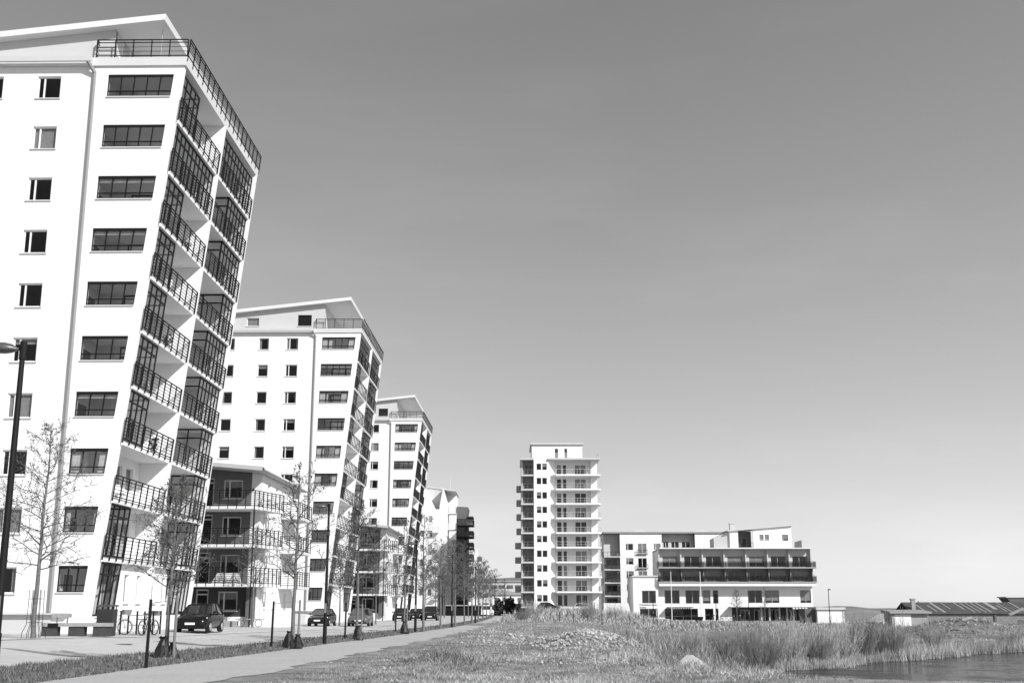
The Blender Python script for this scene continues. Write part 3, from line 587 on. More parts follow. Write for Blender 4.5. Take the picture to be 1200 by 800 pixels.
def terrace_building():
    rr = random.Random(10)
    T = tag(empty('terrace_building', (0, 240, 0)), 'white terrace building with two dark balcony rows over a shaded restaurant front', 'building')
    # upper storeys: six bays each side of the middle
    X0, X1 = 29.6, 60.2; n = 7; bw = (X1 - X0) / n
    for zf, top, m_ in ((6.6, 9.25, MGREY), (9.45, 13.1, LGREY)):  # lower storey wall: its shadow is put into the darker grey
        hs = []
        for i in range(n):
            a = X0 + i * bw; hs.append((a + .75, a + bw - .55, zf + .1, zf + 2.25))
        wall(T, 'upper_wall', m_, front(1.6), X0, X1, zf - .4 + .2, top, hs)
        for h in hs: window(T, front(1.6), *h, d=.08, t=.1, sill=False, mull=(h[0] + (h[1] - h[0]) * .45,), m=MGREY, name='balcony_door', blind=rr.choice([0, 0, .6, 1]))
    for i in range(n + 1):
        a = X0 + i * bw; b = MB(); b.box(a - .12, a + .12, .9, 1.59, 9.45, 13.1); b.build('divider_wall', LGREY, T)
        b = MB(); b.box(a - .1, a + .1, .25, 1.59, 6.65, 9.2); b.build('divider_wall', RECESS, T)  # lower dividers: the same storey shadow put into their colour
    for i in range(n):
        a = X0 + i * bw; b = MB(); b.box(a, a + bw - .02, -.25, 4, 13.1, 13.32); b.build('canopy', OFFW, T)
    for z in (6.62, 9.45):
        b = MB(); b.box(X0 - .4, X1 + .6, -.65, 1.59, z - .24, z); S = b.build('balcony', MGREY, T)
        for i in range(n): railing(S, front(-.61), X0 - .3 + i * (bw + .1), X0 - .3 + (i + 1) * (bw + .1) - .12, z, h=1.15, sp=.85, wires=3, pw=.06)
        railing(S, right(X1 + .56), -.46, 1.5, z, h=1.15, sp=.8, wires=3); railing(S, left(X0 - .38), -.46, 1.5, z, h=1.15, sp=.8, wires=3)
        g = MB(); g.box(X0 - .3, X1 + .5, -.55, -.53, z + .1, z + 1.0); g.build('balcony_panel', glass('smoked_glass', .5, 1.4) if 'smoked_glass' not in MT else MT['smoked_glass'], S)
    b = MB(); b.box(X0 - .3, X1 + .4, -.5, 1.69, 5.75, 6.37); b.build('balcony_beam', WHITE, T)
    b = MB(); b.box(X0, X0 + .3, 1.91, 12, 6, 13.1); b.build('side_wall', WHITE, T); b = MB(); b.box(X1 - .3, X1, 1.91, 12, 6, 13.1); b.build('side_wall', WHITE, T)
    b = MB(); b.box(X0 + .3, X1 - .3, 5.5, 5.7, -1, 13); b.box(X0 + .3, X1 - .3, 1.95, 5.5, 9.1, 9.3); b.box(24.8, 60, 2.05, 5.5, 1.75, 1.95); b.build('interior', INTER, T)
    b = MB(); b.box(X0, X1, 4.01, 12, 12.9, 13.1); b.build('roof', ROOFM, T)
    # podium
    ph = [(30.6, 33.6, 2.35, 5.0), (34.8, 37.6, 2.35, 5.0), (38.2, 39.8, 2.35, 5.0), (40.3, 41.4, 2.35, 5.0), (47.4, 50.2, 2.45, 5.0), (50.7, 53.6, 2.45, 5.0), (57.8, 60.0, 2.45, 5.0)]
    gh = [(30.6, 37.2, -.9, 1.4), (38.6, 40.3, -.9, 1.4), (40.7, 41.3, -.9, 1.4), (44.0, 60.1, -1.5, 1.6)]
    wall(T, 'podium_wall', WHITE, front(1.7), 29.2, 60.3, -1.6, 5.74, ph + gh)
    for h in ph: window(T, front(1.7), *h, d=.1, t=.1, sill=False, mull=((h[0] + h[1]) / 2,) if h[1] - h[0] > 2 else (), m=MGREY, blind=rr.choice([0, 0, 0, .8]))
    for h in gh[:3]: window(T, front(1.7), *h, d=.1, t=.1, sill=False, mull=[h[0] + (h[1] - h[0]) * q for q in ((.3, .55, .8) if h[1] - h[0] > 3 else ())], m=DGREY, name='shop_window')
    b = MB(); b.box(60.0, 60.3, 2.01, 12, -1.6, 5.74); b.build('side_wall', WHITE, T)
    # deep shaded restaurant front
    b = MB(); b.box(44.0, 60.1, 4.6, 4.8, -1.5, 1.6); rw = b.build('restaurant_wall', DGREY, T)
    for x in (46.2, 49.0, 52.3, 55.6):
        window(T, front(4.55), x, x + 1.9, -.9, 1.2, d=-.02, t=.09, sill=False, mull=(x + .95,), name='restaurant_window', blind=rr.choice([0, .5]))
    for x in (49.8, 51.4, 53.4, 54.9, 56.2, 58.9):
        b = MB(); b.box(x, x + .3, 1.8, 2.1, -1.5, 1.59); b.build('column', LGREY, T)
    b = MB(); b.box(43.4, 62.0, -.3, 1.65, 1.62, 1.78); b.build('canopy', MGREY, T)
    for i in range(7):
        b = MB(); x = 55.6 + i * .62; b.hexa([(x, -1.2, 1.3), (x + .35, -1.2, 1.3), (x + .35, -.31, 1.4), (x, -.31, 1.4), (x, -1.2, 1.5), (x + .35, -1.2, 1.5), (x + .35, -.31, 1.6), (x, -.31, 1.6)]); b.build('pergola_slat', WHITE, T)
    b = MB(); b.box(31.0, 36.0, -.3, 1.65, 1.55, 1.7); b.build('canopy', DGREY, T)
    for i in range(9):
        b = MB(); x = 31.6 + i * .48; b.box(x, x + .2, -.25, 1.6, 1.36, 1.5); b.build('pergola_slat', OFFW, T)
    # taller splayed left end of the podium
    lh = [(25.9, 28.7, 2.4, 4.9), (25.4, 29.0, -.8, 1.4)]
    wall(T, 'podium_wall', WHITE, front(.2), 24.2, 29.19, -1.6, 7.6, lh)
    for h in lh: window(T, front(.2), *h, d=.1, t=.1, sill=False, mull=((h[0] + h[1]) / 2,), m=MGREY)
    b = MB(); b.box(24.2, 24.5, .51, 12, -1.6, 7.6); b.build('side_wall', WHITE, T)
    b = MB(); b.box(24.0, 29.3, -.1, 12, 7.603, 7.85); b.build('roof', LGREY, T)
    b = MB(); b.box(24.6, 29.1, 4, 4.2, -1.5, 7.5); b.box(24.6, 29.1, .6, 4, 1.8, 2.0); b.build('interior', INTER, T)
    text_obj('Munksjöterrassen', .5, (25.35, .17, 1.98), DGREY, T); text_obj('vårdhus', .44, (25.35, .17, 1.5), DGREY, T)
    # penthouse on the roof
    fz = lambda x: 16.9 + (x - 44.7) * .085
    b = MB(); b.prism_y([(44.4, 13.2), (46.1, 13.2), (46.1, fz(46.1)), (44.4, fz(44.4))], 3.0, 9); b.build('penthouse_wall', WHITE, T)
    hs = [(50.4, 51.3, 14.8, 16.1), (51.5, 52.4, 14.8, 16.1), (55.0, 56.3, 14.8, 16.1)]
    def pf(u, d, z): return (u, 3.0 + d, z if z < 16.8 else fz(u) - .1)
    wall(T, 'penthouse_wall', WHITE, pf, 49.2, 57.0, 13.2, 16.9, hs)
    for h in hs: window(T, front(3.0), *h, d=.08, sill=False, blind=.7)
    b = MB(); b.box(46.1, 49.2, 5.4, 5.6, 13.2, 16.9); b.build('penthouse_wall', DGREY, T)
    b = MB(); b.box(56.7, 57.0, 3.31, 9, 13.2, 17.0); b.build('penthouse_wall', WHITE, T)
    window(T, front(5.4), 46.5, 48.2, 13.4, 15.6, d=-.03, mull=(47.3,), sill=False, m=MGREY)
    b = MB(); b.box(46.1, 49.2, 3.05, 5.39, 13.33, 13.5); S = b.build('balcony', OFFW, T); railing(S, front(3.1), 46.12, 49.18, 13.5, h=1.0, sp=.8, wires=3)
    b = MB(); b.prism_y([(43.9, fz(43.9) - .1), (57.3, fz(57.3) - .1), (57.3, fz(57.3) + .12), (43.9, fz(43.9) + .12)], 2.5, 9.5); b.build('penthouse_roof', LGREY, T)
    b = MB(); b.box(44.9, 45.9, 5, 6, 17.0, 18.4); b.box(44.8, 46.0, 4.9, 6.1, 18.403, 18.55); b.build('chimney', LGREY, T)
    b = MB(); b.hexa([(41.3, 4, 13.2), (44.39, 3.4, 13.2), (44.39, 9, 13.2), (41.3, 9, 13.2), (41.3, 4, 15.4), (44.39, 3.4, 16.8), (44.39, 9, 16.8), (41.3, 9, 15.4)]); b.build('penthouse_wall', LGREY, T)
    b = MB(); b.hexa([(57.5, 3, 13.2), (59.0, 3, 13.2), (59.0, 3.2, 13.2), (57.5, 3.2, 13.2), (57.6, 3, 14.6), (59.0, 3, 15.0), (59.0, 3.2, 15.0), (57.6, 3.2, 14.6)]); b.build('wind_screen', DGREY, T)
terrace_building()

# ------------------------------------------------------------------ white garden wall, garage, sheds, warehouse
b = MB(); b.hexa([(15.2, 200, -1.5), (20.2, 200, -1.5), (20.2, 200.4, -1.5), (15.2, 200.4, -1.5), (15.2, 200, 2.3), (19.3, 200, 2.3), (19.3, 200.4, 2.3), (15.2, 200.4, 2.3)])
tag(b.build('garden_wall', OFFW), 'plain white retaining wall between the slim tower and the terrace building', 'wall')
T = tag(empty('garage', (0, 190, 0)), 'flat-roofed white garage box beside the terrace building', 'garage')
b = MB(); b.box(48.0, 51.9, 0, 5, -1.5, 1.25); b.build('wall', WHITE, T); b = MB(); b.box(47.8, 52.4, -.3, 5.2, 1.253, 1.62); b.build('roof', LGREY, T); b = MB(); b.box(51.95, 52.35, 0, .4, -1.5, 1.25); b.build('corner_post', LGREY, T); b = MB(); b.box(46.3, 47.99, 1, 5, -1.5, 1.4); b.build('dark_annex', DGREY, T)
T = tag(empty('shed', (.2, 150, 0)), 'small shed with pale doors and flat dark roof left of the warehouse', 'shed')
b = MB(); b.box(46.9, 47.2, 0, 3, -1.5, .85); b.box(47.2, 51.4, .15, 3, -1.5, .85); b.build('wall', MGREY, T)
b = MB(); b.box(47.25, 49.3, .05, .149, -1.2, .75); b.build('door', WHITE, T)
b = MB(); b.hexa([(46.6, -.4, .853), (51.8, -.4, .853), (51.8, 3.3, .853), (46.6, 3.3, .853), (46.6, -.4, 1.05), (51.8, -.4, 1.05), (51.8, 3.3, 1.3), (46.6, 3.3, 1.3)]); b.build('roof', MGREY, T)
T = tag(empty('shed', (.6, 175, 0)), 'pale gabled shed half hidden behind the small flat-roofed shed', 'shed')
b = MB(); b.prism_y([(53.0, -2.6), (58.0, -2.6), (58.0, -.2), (55.4, .85), (53.0, -.3)], 0, 6); b.build('wall', OFFW, T); b = MB(); b.prism_y([(52.2, -.65), (55.4, .9), (58.4, -.3), (58.4, -.12), (55.4, 1.08), (52.2, -.47)], -.3, 6.3); b.build('roof', OFFW, T)
def warehouse():
    T = tag(empty('warehouse', (3.0, 220, 0)), 'long low brick warehouse with dark roof and pale strips at the right edge', 'warehouse')
    BR = mat('old_brick', .2, .9, .25, 2.5, bump=.3, bscale=8); RF = mat('tarred_roof', .075, .7, .25, 1.2)
    b = MB(); b.box(70, 118, 0, .4, -3, .6); b.box(70, 70.4, .4, 9, -3, .6); b.box(117.6, 118, .4, 9, -3, .6); b.build('wall', BR, T)
    b = MB(); b.hexa([(69.6, -.5, .5), (118.5, -.5, .5), (118.5, 5, 2.35), (69.6, 5, 2.35), (69.6, -.5, .7), (118.5, -.5, .7), (118.5, 5, 2.55), (69.6, 5, 2.55)]); b.build('roof', RF, T)
    b = MB(); b.hexa([(69.6, 5, 2.35), (118.5, 5, 2.35), (118.5, 10, .5), (69.6, 10, .5), (69.6, 5, 2.55), (118.5, 5, 2.55), (118.5, 10, .7), (69.6, 10, .7)]); b.build('roof', RF, T)
    ST = mat('pale_roof_strip', .30, .7, .2, 3.0)
    rs = random.Random(4)
    for x, wd in ((72.3, .25), (74.2, .25), (75.4, .5), (77.2, .2), (79.6, .3), (81, .25), (82, .2), (83, .25), (84, .3), (85.2, .8), (87, .25), (87.9, .2), (90.3, .3), (95.0, .2), (97.2, 1.6), (104, .3), (106.5, .4)):
        lo, hi = rs.choice([(0, 1), (0, 1), (.1, .7), (.3, 1)]) if wd < 1 else (0, 1); sl = 1.85 / 5.5
        y0 = -.45 + 5.4 * lo; y1 = -.45 + 5.4 * hi; za = .72 + (y0 + .5) * sl; zb = .72 + (y1 + .5) * sl
        b = MB(); b.hexa([(x, y0, za), (x + wd, y0, za), (x + wd - .9 * (hi - lo), y1, zb), (x - .9 * (hi - lo), y1, zb), (x, y0, za + .04), (x + wd, y0, za + .04), (x + wd - .9 * (hi - lo), y1, zb + .04), (x - .9 * (hi - lo), y1, zb + .04)]); b.build('roof_strip', ST, T)
    for x in (102.0, 105.0): 
        b = MB(); b.box(x, x + 1.2, -.4, .3, .74, .9); b.build('roof_light', ST, T)
    for x in (84.7, 92.4, 100.2, 108): b = MB(); b.box(x, x + .35, -.25, -.01, -3, .5); b.build('pilaster', DGREY, T)
    for x in (89, 96.5, 104): 
        b = MB(); b.box(x, x + 1.0, -.06, .05, -1.6, -.6); b.build('window', DGREY, T)
    b = MB(); b.box(70.2, 70.9, 1, 1.7, .9, 3.0); b.box(70.1, 71, .9, 1.8, 3.0, 3.2); b.build('chimney', MGREY, T)
    b = MB(); b.box(73, 78, 5.2, 6, 2.5, 2.75); b.build('roof_hatch', LGREY, T)
warehouse()
T = tag(empty('loading_cabin', (0, 228, 0)), 'dark cabin roof sticking up over the warehouse at the right edge', 'cabin')
b = MB(); b.hexa([(94.5, 0, 2.3), (104, 0, 2.3), (104, 4, 2.3), (94.5, 4, 2.3), (93.6, 0, 3.4), (104, 0, 3.4), (104, 4, 3.4), (93.6, 4, 3.4)]); b.build('body', DGREY, T); b = MB(); b.box(93.4, 104, -.2, 4.2, 3.403, 3.6); b.build('roof', LGREY, T); b = MB(); b.box(95.5, 103, 1, 3, -3, 2.3); b.build('support', MGREY, T)

# ------------------------------------------------------------------ buildings at the end of the street
def street_end():
    rr = random.Random(21)
    T = tag(empty('apartment_building', (0, 250, 0)), 'white building with twin gables and a mast, just right of the third tower', 'building')
    z0 = -1
    hs = [(-19.3, -18.5, z, z + 1.4) for z in (4, 7, 10, 13, 16)] + [(-17.6, -16.8, z, z + 1.4) for z in (4, 7, 10, 13, 16, 19)]
    def gab(u, d, z): return (u, d, z if z < 21.5 else (26.3 - abs(u + 18.6) * 1.55 if u < -15.95 else 26.3 - abs(u + 13.9) * 2.2))
    wall(T, 'front_wall', WHITE, front(0), -21, -15.3, z0, 21.8, hs)
    for h in hs: window(T, front(0), *h, sill=False, blind=rr.choice([0, .5]))
    b = MB(); b.prism_y([(-21, 21.8), (-16.1, 21.8), (-18.2, 26.0), (-21, 26.0)], 0, 10); b.build('gable', WHITE, T)
    b = MB(); b.prism_y([(-15.29, z0), (-13.6, z0), (-13.6, 22.6), (-14.6, 26.4), (-15.29, 22.3)], 0, 10); b.build('front_wall', WHITE, T)
    b = MB(); b.hexa([(-18.1, 3, 21.9), (-14.7, 3, 21.9), (-14.7, 10, 21.9), (-18.1, 10, 21.9), (-18.1, 3, 26.6), (-14.7, 3, 26.6), (-14.7, 10, 26.6), (-18.1, 10, 26.6)]); b.build('roof', LGREY, T)
    b = MB(); b.prism_y([(-15.0, z0), (-12.2, z0), (-12.2, 25.8), (-15.0, 26.7)], 10.01, 18); b.build('rear_wall', WHITE, T)
    b = MB(); b.prism_y([(-18.1, 26.61), (-12.0, 25.85), (-12.0, 26.05), (-18.1, 26.9)], 2.8, 18.2); b.build('roof_edge', LGREY, T)
    b = MB(); b.tube((-13.8, 12, 26.2), (-13.8, 12, 29.8), .12, .08, cap=True); b.box(-14.3, -13.3, 11.6, 12.4, 26.1, 26.5); b.build('mast', LGREY, T)
    for i, z in enumerate((21.0, 17.6, 14.2, 10.8, 7.4)):
        b = MB(); b.box(-13.59, -11.9, 2, 6, z, z + .2); S = b.build('balcony', OFFW, T); light_rail(S, front(2.02), -13.5, -11.95, z + .2, h=1.2, m=GREYM); light_rail(S, right(-11.92), 2, 6, z + .2, h=1.2)
        b = MB(); b.box(-16.7, -15.4, -1.2, -.003, z - 4.2, z - 4.0); S = b.build('balcony', OFFW, T); light_rail(S, front(-1.17), -16.7, -15.4, z - 4.0, h=1.1, m=GREYM)
    b = MB(); b.box(-15.28, -13.7, -.25, -.01, z0, 8); b.build('dark_strip', DGREY, T)
    # dark balcony block
    T = tag(empty('apartment_building', (0, 262, 0)), 'dark building with jutting black balconies near the end of the street', 'building')
    DK = mat('dark_brick', .045, .85, .2, 1.5)
    b = MB(); b.box(-16.5, -9.9, 0, 14, -1, 19.8); b.build('wall', DK, T)
    b = MB(); b.hexa([(-13.0, -.3, 19.9), (-10.3, -.3, 19.9), (-10.3, 10, 19.9), (-13.0, 10, 19.9), (-13.0, -.3, 23.4), (-9.7, -.3, 23.2), (-9.7, 10, 23.2), (-13.0, 10, 23.4)]); b.build('penthouse', DGREY, T)
    b = MB(); b.box(-10.2, -8.6, 1, 7, 21.0, 21.3); b.build('canopy', DK, T)
    for i, z in enumerate((19.2, 16.6, 14.1, 11.6, 9.0, 6.4, 3.8)):
        b = MB(); b.box(-13.6, -8.6, -1.4, -.003, z, z + .25); b.box(-9.89, -8.5, -.002, 6, z, z + .25); S = b.build('balcony', DK, T)
        railing(S, front(-1.35), -13.6, -8.55, z + .25, h=1.1, sp=.8, wires=3, pw=.08, panel=True); railing(S, right(-8.52), -1.35, 6, z + .25, h=1.1, sp=.9, wires=3, panel=True)
        b = MB(); b.box(-12.9, -10.4, -.06, -.004, z + .4, z + 2.2); b.build('balcony_door', mat('dim_pane', .1, .1), T)
        if i in (1, 3): b = MB(); b.box(-17.9, -14.4, -1.0, -.003, z - .8, z + 1.0); b.build('bay', DGREY, T)
        b = MB(); b.box(-14.9, -13.8, -.08, -.005, z + .3, z + 1.9); b.build('window_surround', OFFW, T)
    # small pale block further on
    T = tag(empty('apartment_building', (0, 300, 0)), 'narrow pale building with small balconies beyond the dark balcony block', 'building')
    b = MB(); b.prism_y([(-12.5, -1), (-8.8, -1), (-8.8, 16.0), (-12.5, 18.0)], 0, 10); b.build('wall', WHITE, T)
    for z in (4, 7, 10, 13): b = MB(); b.box(-8.79, -7.6, 1, 4, z, z + 1.1); b.build('balcony', DGREY, T); 
    for z in (3, 6, 9, 12): b = MB(); b.box(-11.2, -10.2, -.05, .05, z, z + 1.3); b.build('window', DGREY, T)
    # background blocks seen across the end of the road
    T = tag(empty('apartment_building', (0, 430, 0)), 'distant pale block with long dark window bands beyond the end of the street', 'building')
    b = MB(); b.box(-26, 4, 0, 12, -1, 10.6); b.build('wall', LGREY, T)
    for z in (2.0, 5.2, 8.2):
        for i in range(10): b = MB(); b.box(-25 + i * 2.9, -22.8 + i * 2.9, -.06, .05, z, z + 1.3); b.build('window', DGREY, T)
    b = MB(); b.box(-26.4, 4.4, -.5, 12, 10.603, 11); b.build('roof', MGREY, T)
    T = tag(empty('terrace_house', (0, 370, 0)), 'distant low white house with dark roof beside the slim tower', 'house')
    b = MB(); b.box(-6, 3.4, 0, 8, -1, 5.4); b.build('wall', WHITE, T); b = MB(); b.prism_y([(-6.4, 5.4), (3.8, 5.4), (3.8, 6.0), (-6.4, 7.2)], -.5, 8.5); b.build('roof', MGREY, T)
    for i in range(4):
        for z in (1, 3.4): b = MB(); b.box(-5.2 + i * 2.3, -4.0 + i * 2.3, -.05, .05, z, z + 1.2); b.build('window', DGREY, T)
    T = tag(empty('carport', (0, 238, 0)), 'low black carport wall across the end of the road', 'carport')
    b = MB(); b.box(-13, -4.9, 0, .4, -.2, 1.9); b.build('wall', BLACK, T); b = MB(); b.box(-13.2, -4.4, -.4, 3, 1.903, 2.1); b.build('roof', MGREY, T)
street_end()

# ------------------------------------------------------------------ street furniture
def street_lamp(x, y, h, label, arm=(-1.0, 0), far=False, dbl=False):
    z = Hs(x, y) if x < -12.5 or x > 3 else 0
    T = tag(empty('street_lamp', (x, y, z)), label, 'street lamp', 'street lamps')
    b = MB(); b.tube((0, 0, -.1), (0, 0, 1.1), .085, .085, n=10); b.tube((0, 0, 1.1), (0, 0, h - .25), .07, .045, n=10); b.build('pole', DARKM, T, smooth=True)
    b = MB(); b.tube((0, 0, h - .3), (0, 0, h + .02), .06, n=10, cap=True); b.tube((0, 0, h - .05), (arm[0] * .1, arm[1] * .1, h - .08), .04, .035, n=8, cap=True); b.build('arm', DARKM, T)
    # teardrop head
    b = MB(); rings = [(.06, .04), (.12, .06), (.2, .13), (.33, .17), (.47, .16), (.57, .1), (.61, .02)]; n = 12; vs = []
    for t, r in rings:
        for i in range(n):
            a = 2 * math.pi * i / n; vs.append((arm[0] * t - arm[1] * r * math.cos(a), arm[1] * t + arm[0] * r * math.cos(a), h - .12 + .75 * r * math.sin(a) * (1 if math.sin(a) > 0 else .55)))
    fs = [(k * n + i, k * n + (i + 1) % n, (k + 1) * n + (i + 1) % n, (k + 1) * n + i) for k in range(len(rings) - 1) for i in range(n)]
    b.add(vs, fs); b.build('lamp_head', mat('lamp_grey', .10, .35, metal=.2), T, smooth=True)
    b = MB(); b.box(-.05, .05, -.10, -.07, 1.3, 1.7); b.build('service_hatch', GREYM, T)
    return T
street_lamp(-8.5, 20.0, 6.0, 'tall dark street lamp at the left edge, nearest the camera')
street_lamp(-7.95, 51.5, 5.9, 'dark street lamp on the verge in front of the second tower')
street_lamp(-6.05, 75.8, 5.6, 'dark street lamp on the verge in front of the third tower')
street_lamp(-4.75, 95.5, 5.6, 'thin street lamp among the young trees, fourth along the path')
street_lamp(-3.7, 122, 5.6, 'far thin street lamp near the end of the tree row')
street_lamp(47.3, 180, 5.2, 'slender lamp standing over the garage beside the terrace building', arm=(.6, 0))
street_lamp(38.2, 226, 5.2, 'lamp post left of the restaurant front of the terrace building', arm=(.5, 0))
street_lamp(44.3, 226, 5.6, 'lamp post before the right half of the restaurant front', arm=(.5, 0))
street_lamp(26.2, 224, 5.0, 'lamp post before the splayed left end of the terrace building', arm=(.5, 0))
for x, lab in ((29.9, 'white flagpole before the shop windows of the terrace building'), (35.4, 'second white flagpole, right of the shop canopy')):
    b = MB(); z = Hs(x, 226); b.tube((x, 226, z), (x, 226, 8.2), .09, .05, n=8, cap=True); tag(b.build('flagpole', WHITE), lab, 'flagpole', 'flagpoles')

def bench(x, y):
    z = Hs(x, y) + .016
    T = tag(empty('bench', (x, y, z), R(2)), 'long bench on dark concrete blocks with a short backrest, by the tower wall', 'bench')
    for bx_ in (-1.15, 0.0, 1.05):
        b = MB(); b.hexa([(bx_ - .33, -.22, 0), (bx_ + .33, -.22, 0), (bx_ + .33, .25, 0), (bx_ - .33, .25, 0), (bx_ - .33, -.22, .40), (bx_ + .33, -.22, .40), (bx_ + .33, .25, .40), (bx_ - .33, .25, .40)]); b.build('block', mat('dark_concrete', .05, .85, .2, 4), T)
    for i in range(4):
        b = MB(); b.box(-1.5, 1.45, -.28 + i * .15, -.15 + i * .15, .403, .56 - (i > 0) * .005); b.build('seat_plank', WOOD, T)
    b = MB(); b.box(-1.25, -.4, .26, .32, .78, .95); b.build('backrest', WOOD, T)
    for sx in (-1.05, -.6): b = MB(); b.box(sx, sx + .05, .29, .35, .5, .79); b.build('backrest_support', GREYM, T)
    b = MB(); b.box(-1.2, -.75, -.3, -.285, .40, .54); b.build('grille', DARKM, T)
bench(-18.85, 52.6)
def bin_(x, y):
    z = Hs(x, y) + .016
    T = tag(empty('waste_bin', (x, y, z)), 'dark square litter bin with a flat raised lid beside the bench', 'waste bin')
    b = MB(); b.hexa([(-.33, -.3, 0), (.33, -.3, 0), (.33, .3, 0), (-.33, .3, 0), (-.36, -.32, 1.15), (.36, -.32, 1.15), (.36, .32, 1.15), (-.36, .32, 1.15)]); b.build('body', mat('bin_dark', .03, .5), T)
    for a, c in ((-.3, -.26), (.3, -.26), (-.3, .26), (.3, .26)): b = MB(); b.box(a - .02, a + .02, c - .02, c + .02, 1.15, 1.27); b.build('lid_post', DARKM, T)
    b = MB(); b.box(-.38, .38, -.34, .34, 1.27, 1.34); b.build('lid', mat('bin_lid', .07, .5), T)
bin_(-18.05, 53.9)
def ring(b, c, r, th, n=20, ax='x', m=5):
    vs = []
    for i in range(n):
        a = 2 * math.pi * i / n
        for j in range(m):
            q = 2 * math.pi * j / m; rr_ = r + th * math.cos(q); d = th * math.sin(q)
            p = (rr_ * math.cos(a), d, rr_ * math.sin(a)); vs.append((c[0] + p[0], c[1] + p[1], c[2] + p[2]))
    b.add(vs, [(i * m + j, ((i + 1) % n) * m + j, ((i + 1) % n) * m + (j + 1) % m, i * m + (j + 1) % m) for i in range(n) for j in range(m)])
def bicycle(x, y, rz, label, v=.05):
    z = (Hs(x, y) + .016); T = tag(empty('bicycle', (x, y, z), rz), label, 'bicycle', 'parked bicycles')
    fm = mat('bike_paint_%d' % int(v * 1000), v, .35)
    for cx in (-.53, .53):
        b = MB(); ring(b, (cx, 0, .34), .32, .022); W_ = b.build('wheel', BLACK, T, smooth=True)
        b = MB()
        for i in range(8): a = math.pi * i / 8; b.tube((cx - .3 * math.cos(a), 0, .34 - .3 * math.sin(a)), (cx + .3 * math.cos(a), 0, .34 + .3 * math.sin(a)), .004, n=3)
        b.build('spokes', GREYM, W_)
        b = MB(); ring(b, (cx, 0, .34), .375, .012, n=20, m=4); b.build('mudguard', fm, T)
    b = MB(); A = (-.53, 0, .34); B_ = (-.05, 0, .28); S_ = (-.2, 0, .82); H_ = (.36, 0, .86); F_ = (.53, 0, .34)
    for p, q in ((A, B_), (A, S_), (B_, S_), (B_, H_), (S_, H_), (H_, F_)): b.tube(p, q, .017, n=6)
    b.build('frame', fm, T)
    b = MB(); b.tube((-.2, 0, .8), (-.24, 0, .96), .014, n=6); b.hexa([(-.4, -.09, .95), (-.12, -.03, .95), (-.12, .03, .95), (-.4, .09, .95), (-.4, -.09, 1.01), (-.12, -.03, 1.0), (-.12, .03, 1.0), (-.4, .09, 1.01)]); b.build('saddle', BLACK, T)
    b = MB(); b.tube((.36, 0, .84), (.33, 0, 1.05), .015, n=6); b.tube((.3, -.28, 1.06), (.3, .28, 1.06), .014, n=6); b.build('handlebar', DARKM, T)
    b = MB(); b.box(-.85, -.32, -.07, .07, .72, .75); b.build('luggage_rack', DARKM, T)
    b = MB(); b.hexa([(.42, -.16, .9), (.72, -.16, .9), (.72, .16, .9), (.42, .16, .9), (.4, -.19, 1.12), (.76, -.19, 1.12), (.76, .19, 1.12), (.4, .19, 1.12)]); b.build('basket', GREYM, T)
    return T
bicycle(-18.3, 55.6, R(35), 'pale step-through bicycle leaning in the rack beside the litter bin', .35)
bicycle(-17.1, 57.0, R(75), 'dark bicycle standing in the rack behind the nearest tied tree', .04)
def rack(x0, y0):
    T = tag(empty('bicycle_rack', (x0, y0, Hs(x0, y0) + .016), R(20)), 'bicycle rack of dark posts and two rails in front of the nearest tower', 'bicycle rack')
    for i in range(8): b = MB(); q = (i * .36, (i % 2) * .5 - .25, 0); b.tube(q, (q[0], q[1], 1.05), .04, n=8, cap=True); b.build('post', DARKM, T)
    for zz in (.42, .86): b = MB(); b.tube((1.0, -.22, zz), (2.55, -.22, zz), .018, n=6); b.build('rail', GREYM, T)
rack(-18.75, 55.6)
for i, (x, y, rz, v, lab) in enumerate(((38.6, 232, 1.2, .04, 'dark bicycle leftmost of those parked before the restaurant'), (39.6, 231, .4, .05, 'dark bicycle second from left before the restaurant'), (40.7, 232, -.5, .03, 'dark bicycle in the middle of those before the restaurant'), (42.0, 231, .9, .06, 'dark bicycle second from right before the restaurant'), (43.2, 232, .2, .03, 'dark bicycle rightmost of those parked before the restaurant'))): bicycle(x, y, rz, lab, v)
# low picnic bench by the second tree on the pavement
T = tag(empty('wooden_bench', (-17.9, 82.6, Hs(-17.9, 82.6) + .016)), 'small slatted bench on ring legs in front of the low house', 'bench')
b = MB(); b.box(-.95, .95, -.25, .25, .5, .56); b.build('seat', WOOD, T)
for sx in (-.6, .6): b = MB(); ring(b, (sx, 0, .26), .24, .02, n=14); b.build('leg', DARKM, T)
b = MB(); b.box(-3.9, -1.1, .2, .7, -.1, .42); tag(b.build('stone_kerb_block', MGREY, None, loc=(-17.9, 83.4, Hs(-17.9, 83.4))), 'low grey stone planter edge left of the slatted bench', 'planter')
b = MB(); b.hexa([(-.5, -.5, -.1), (.5, -.5, -.1), (.5, .5, -.1), (-.5, .5, -.1), (-.75, -.75, .9), (.75, -.75, .9), (.75, .75, .9), (-.75, .75, .9)])
tag(b.build('planter_tub', BLACK, None, loc=(34.6, 224, Hs(34.6, 224))), 'black tapered planter tub before the shop windows of the terrace building', 'planter')
b = MB(); b.box(25.3, 27.8, 228, 228.6, Hs(26, 228) - .2, Hs(26, 228) + .55); tag(b.build('low_wall', LGREY), 'low pale wall before the splayed left end of the terrace building', 'wall')
b = MB(); b.box(28.2, 30.2, 228, 228.6, Hs(29, 228) - .2, Hs(29, 228) + .45); tag(b.build('low_wall', MGREY), 'low grey wall left of the shop canopy', 'wall')

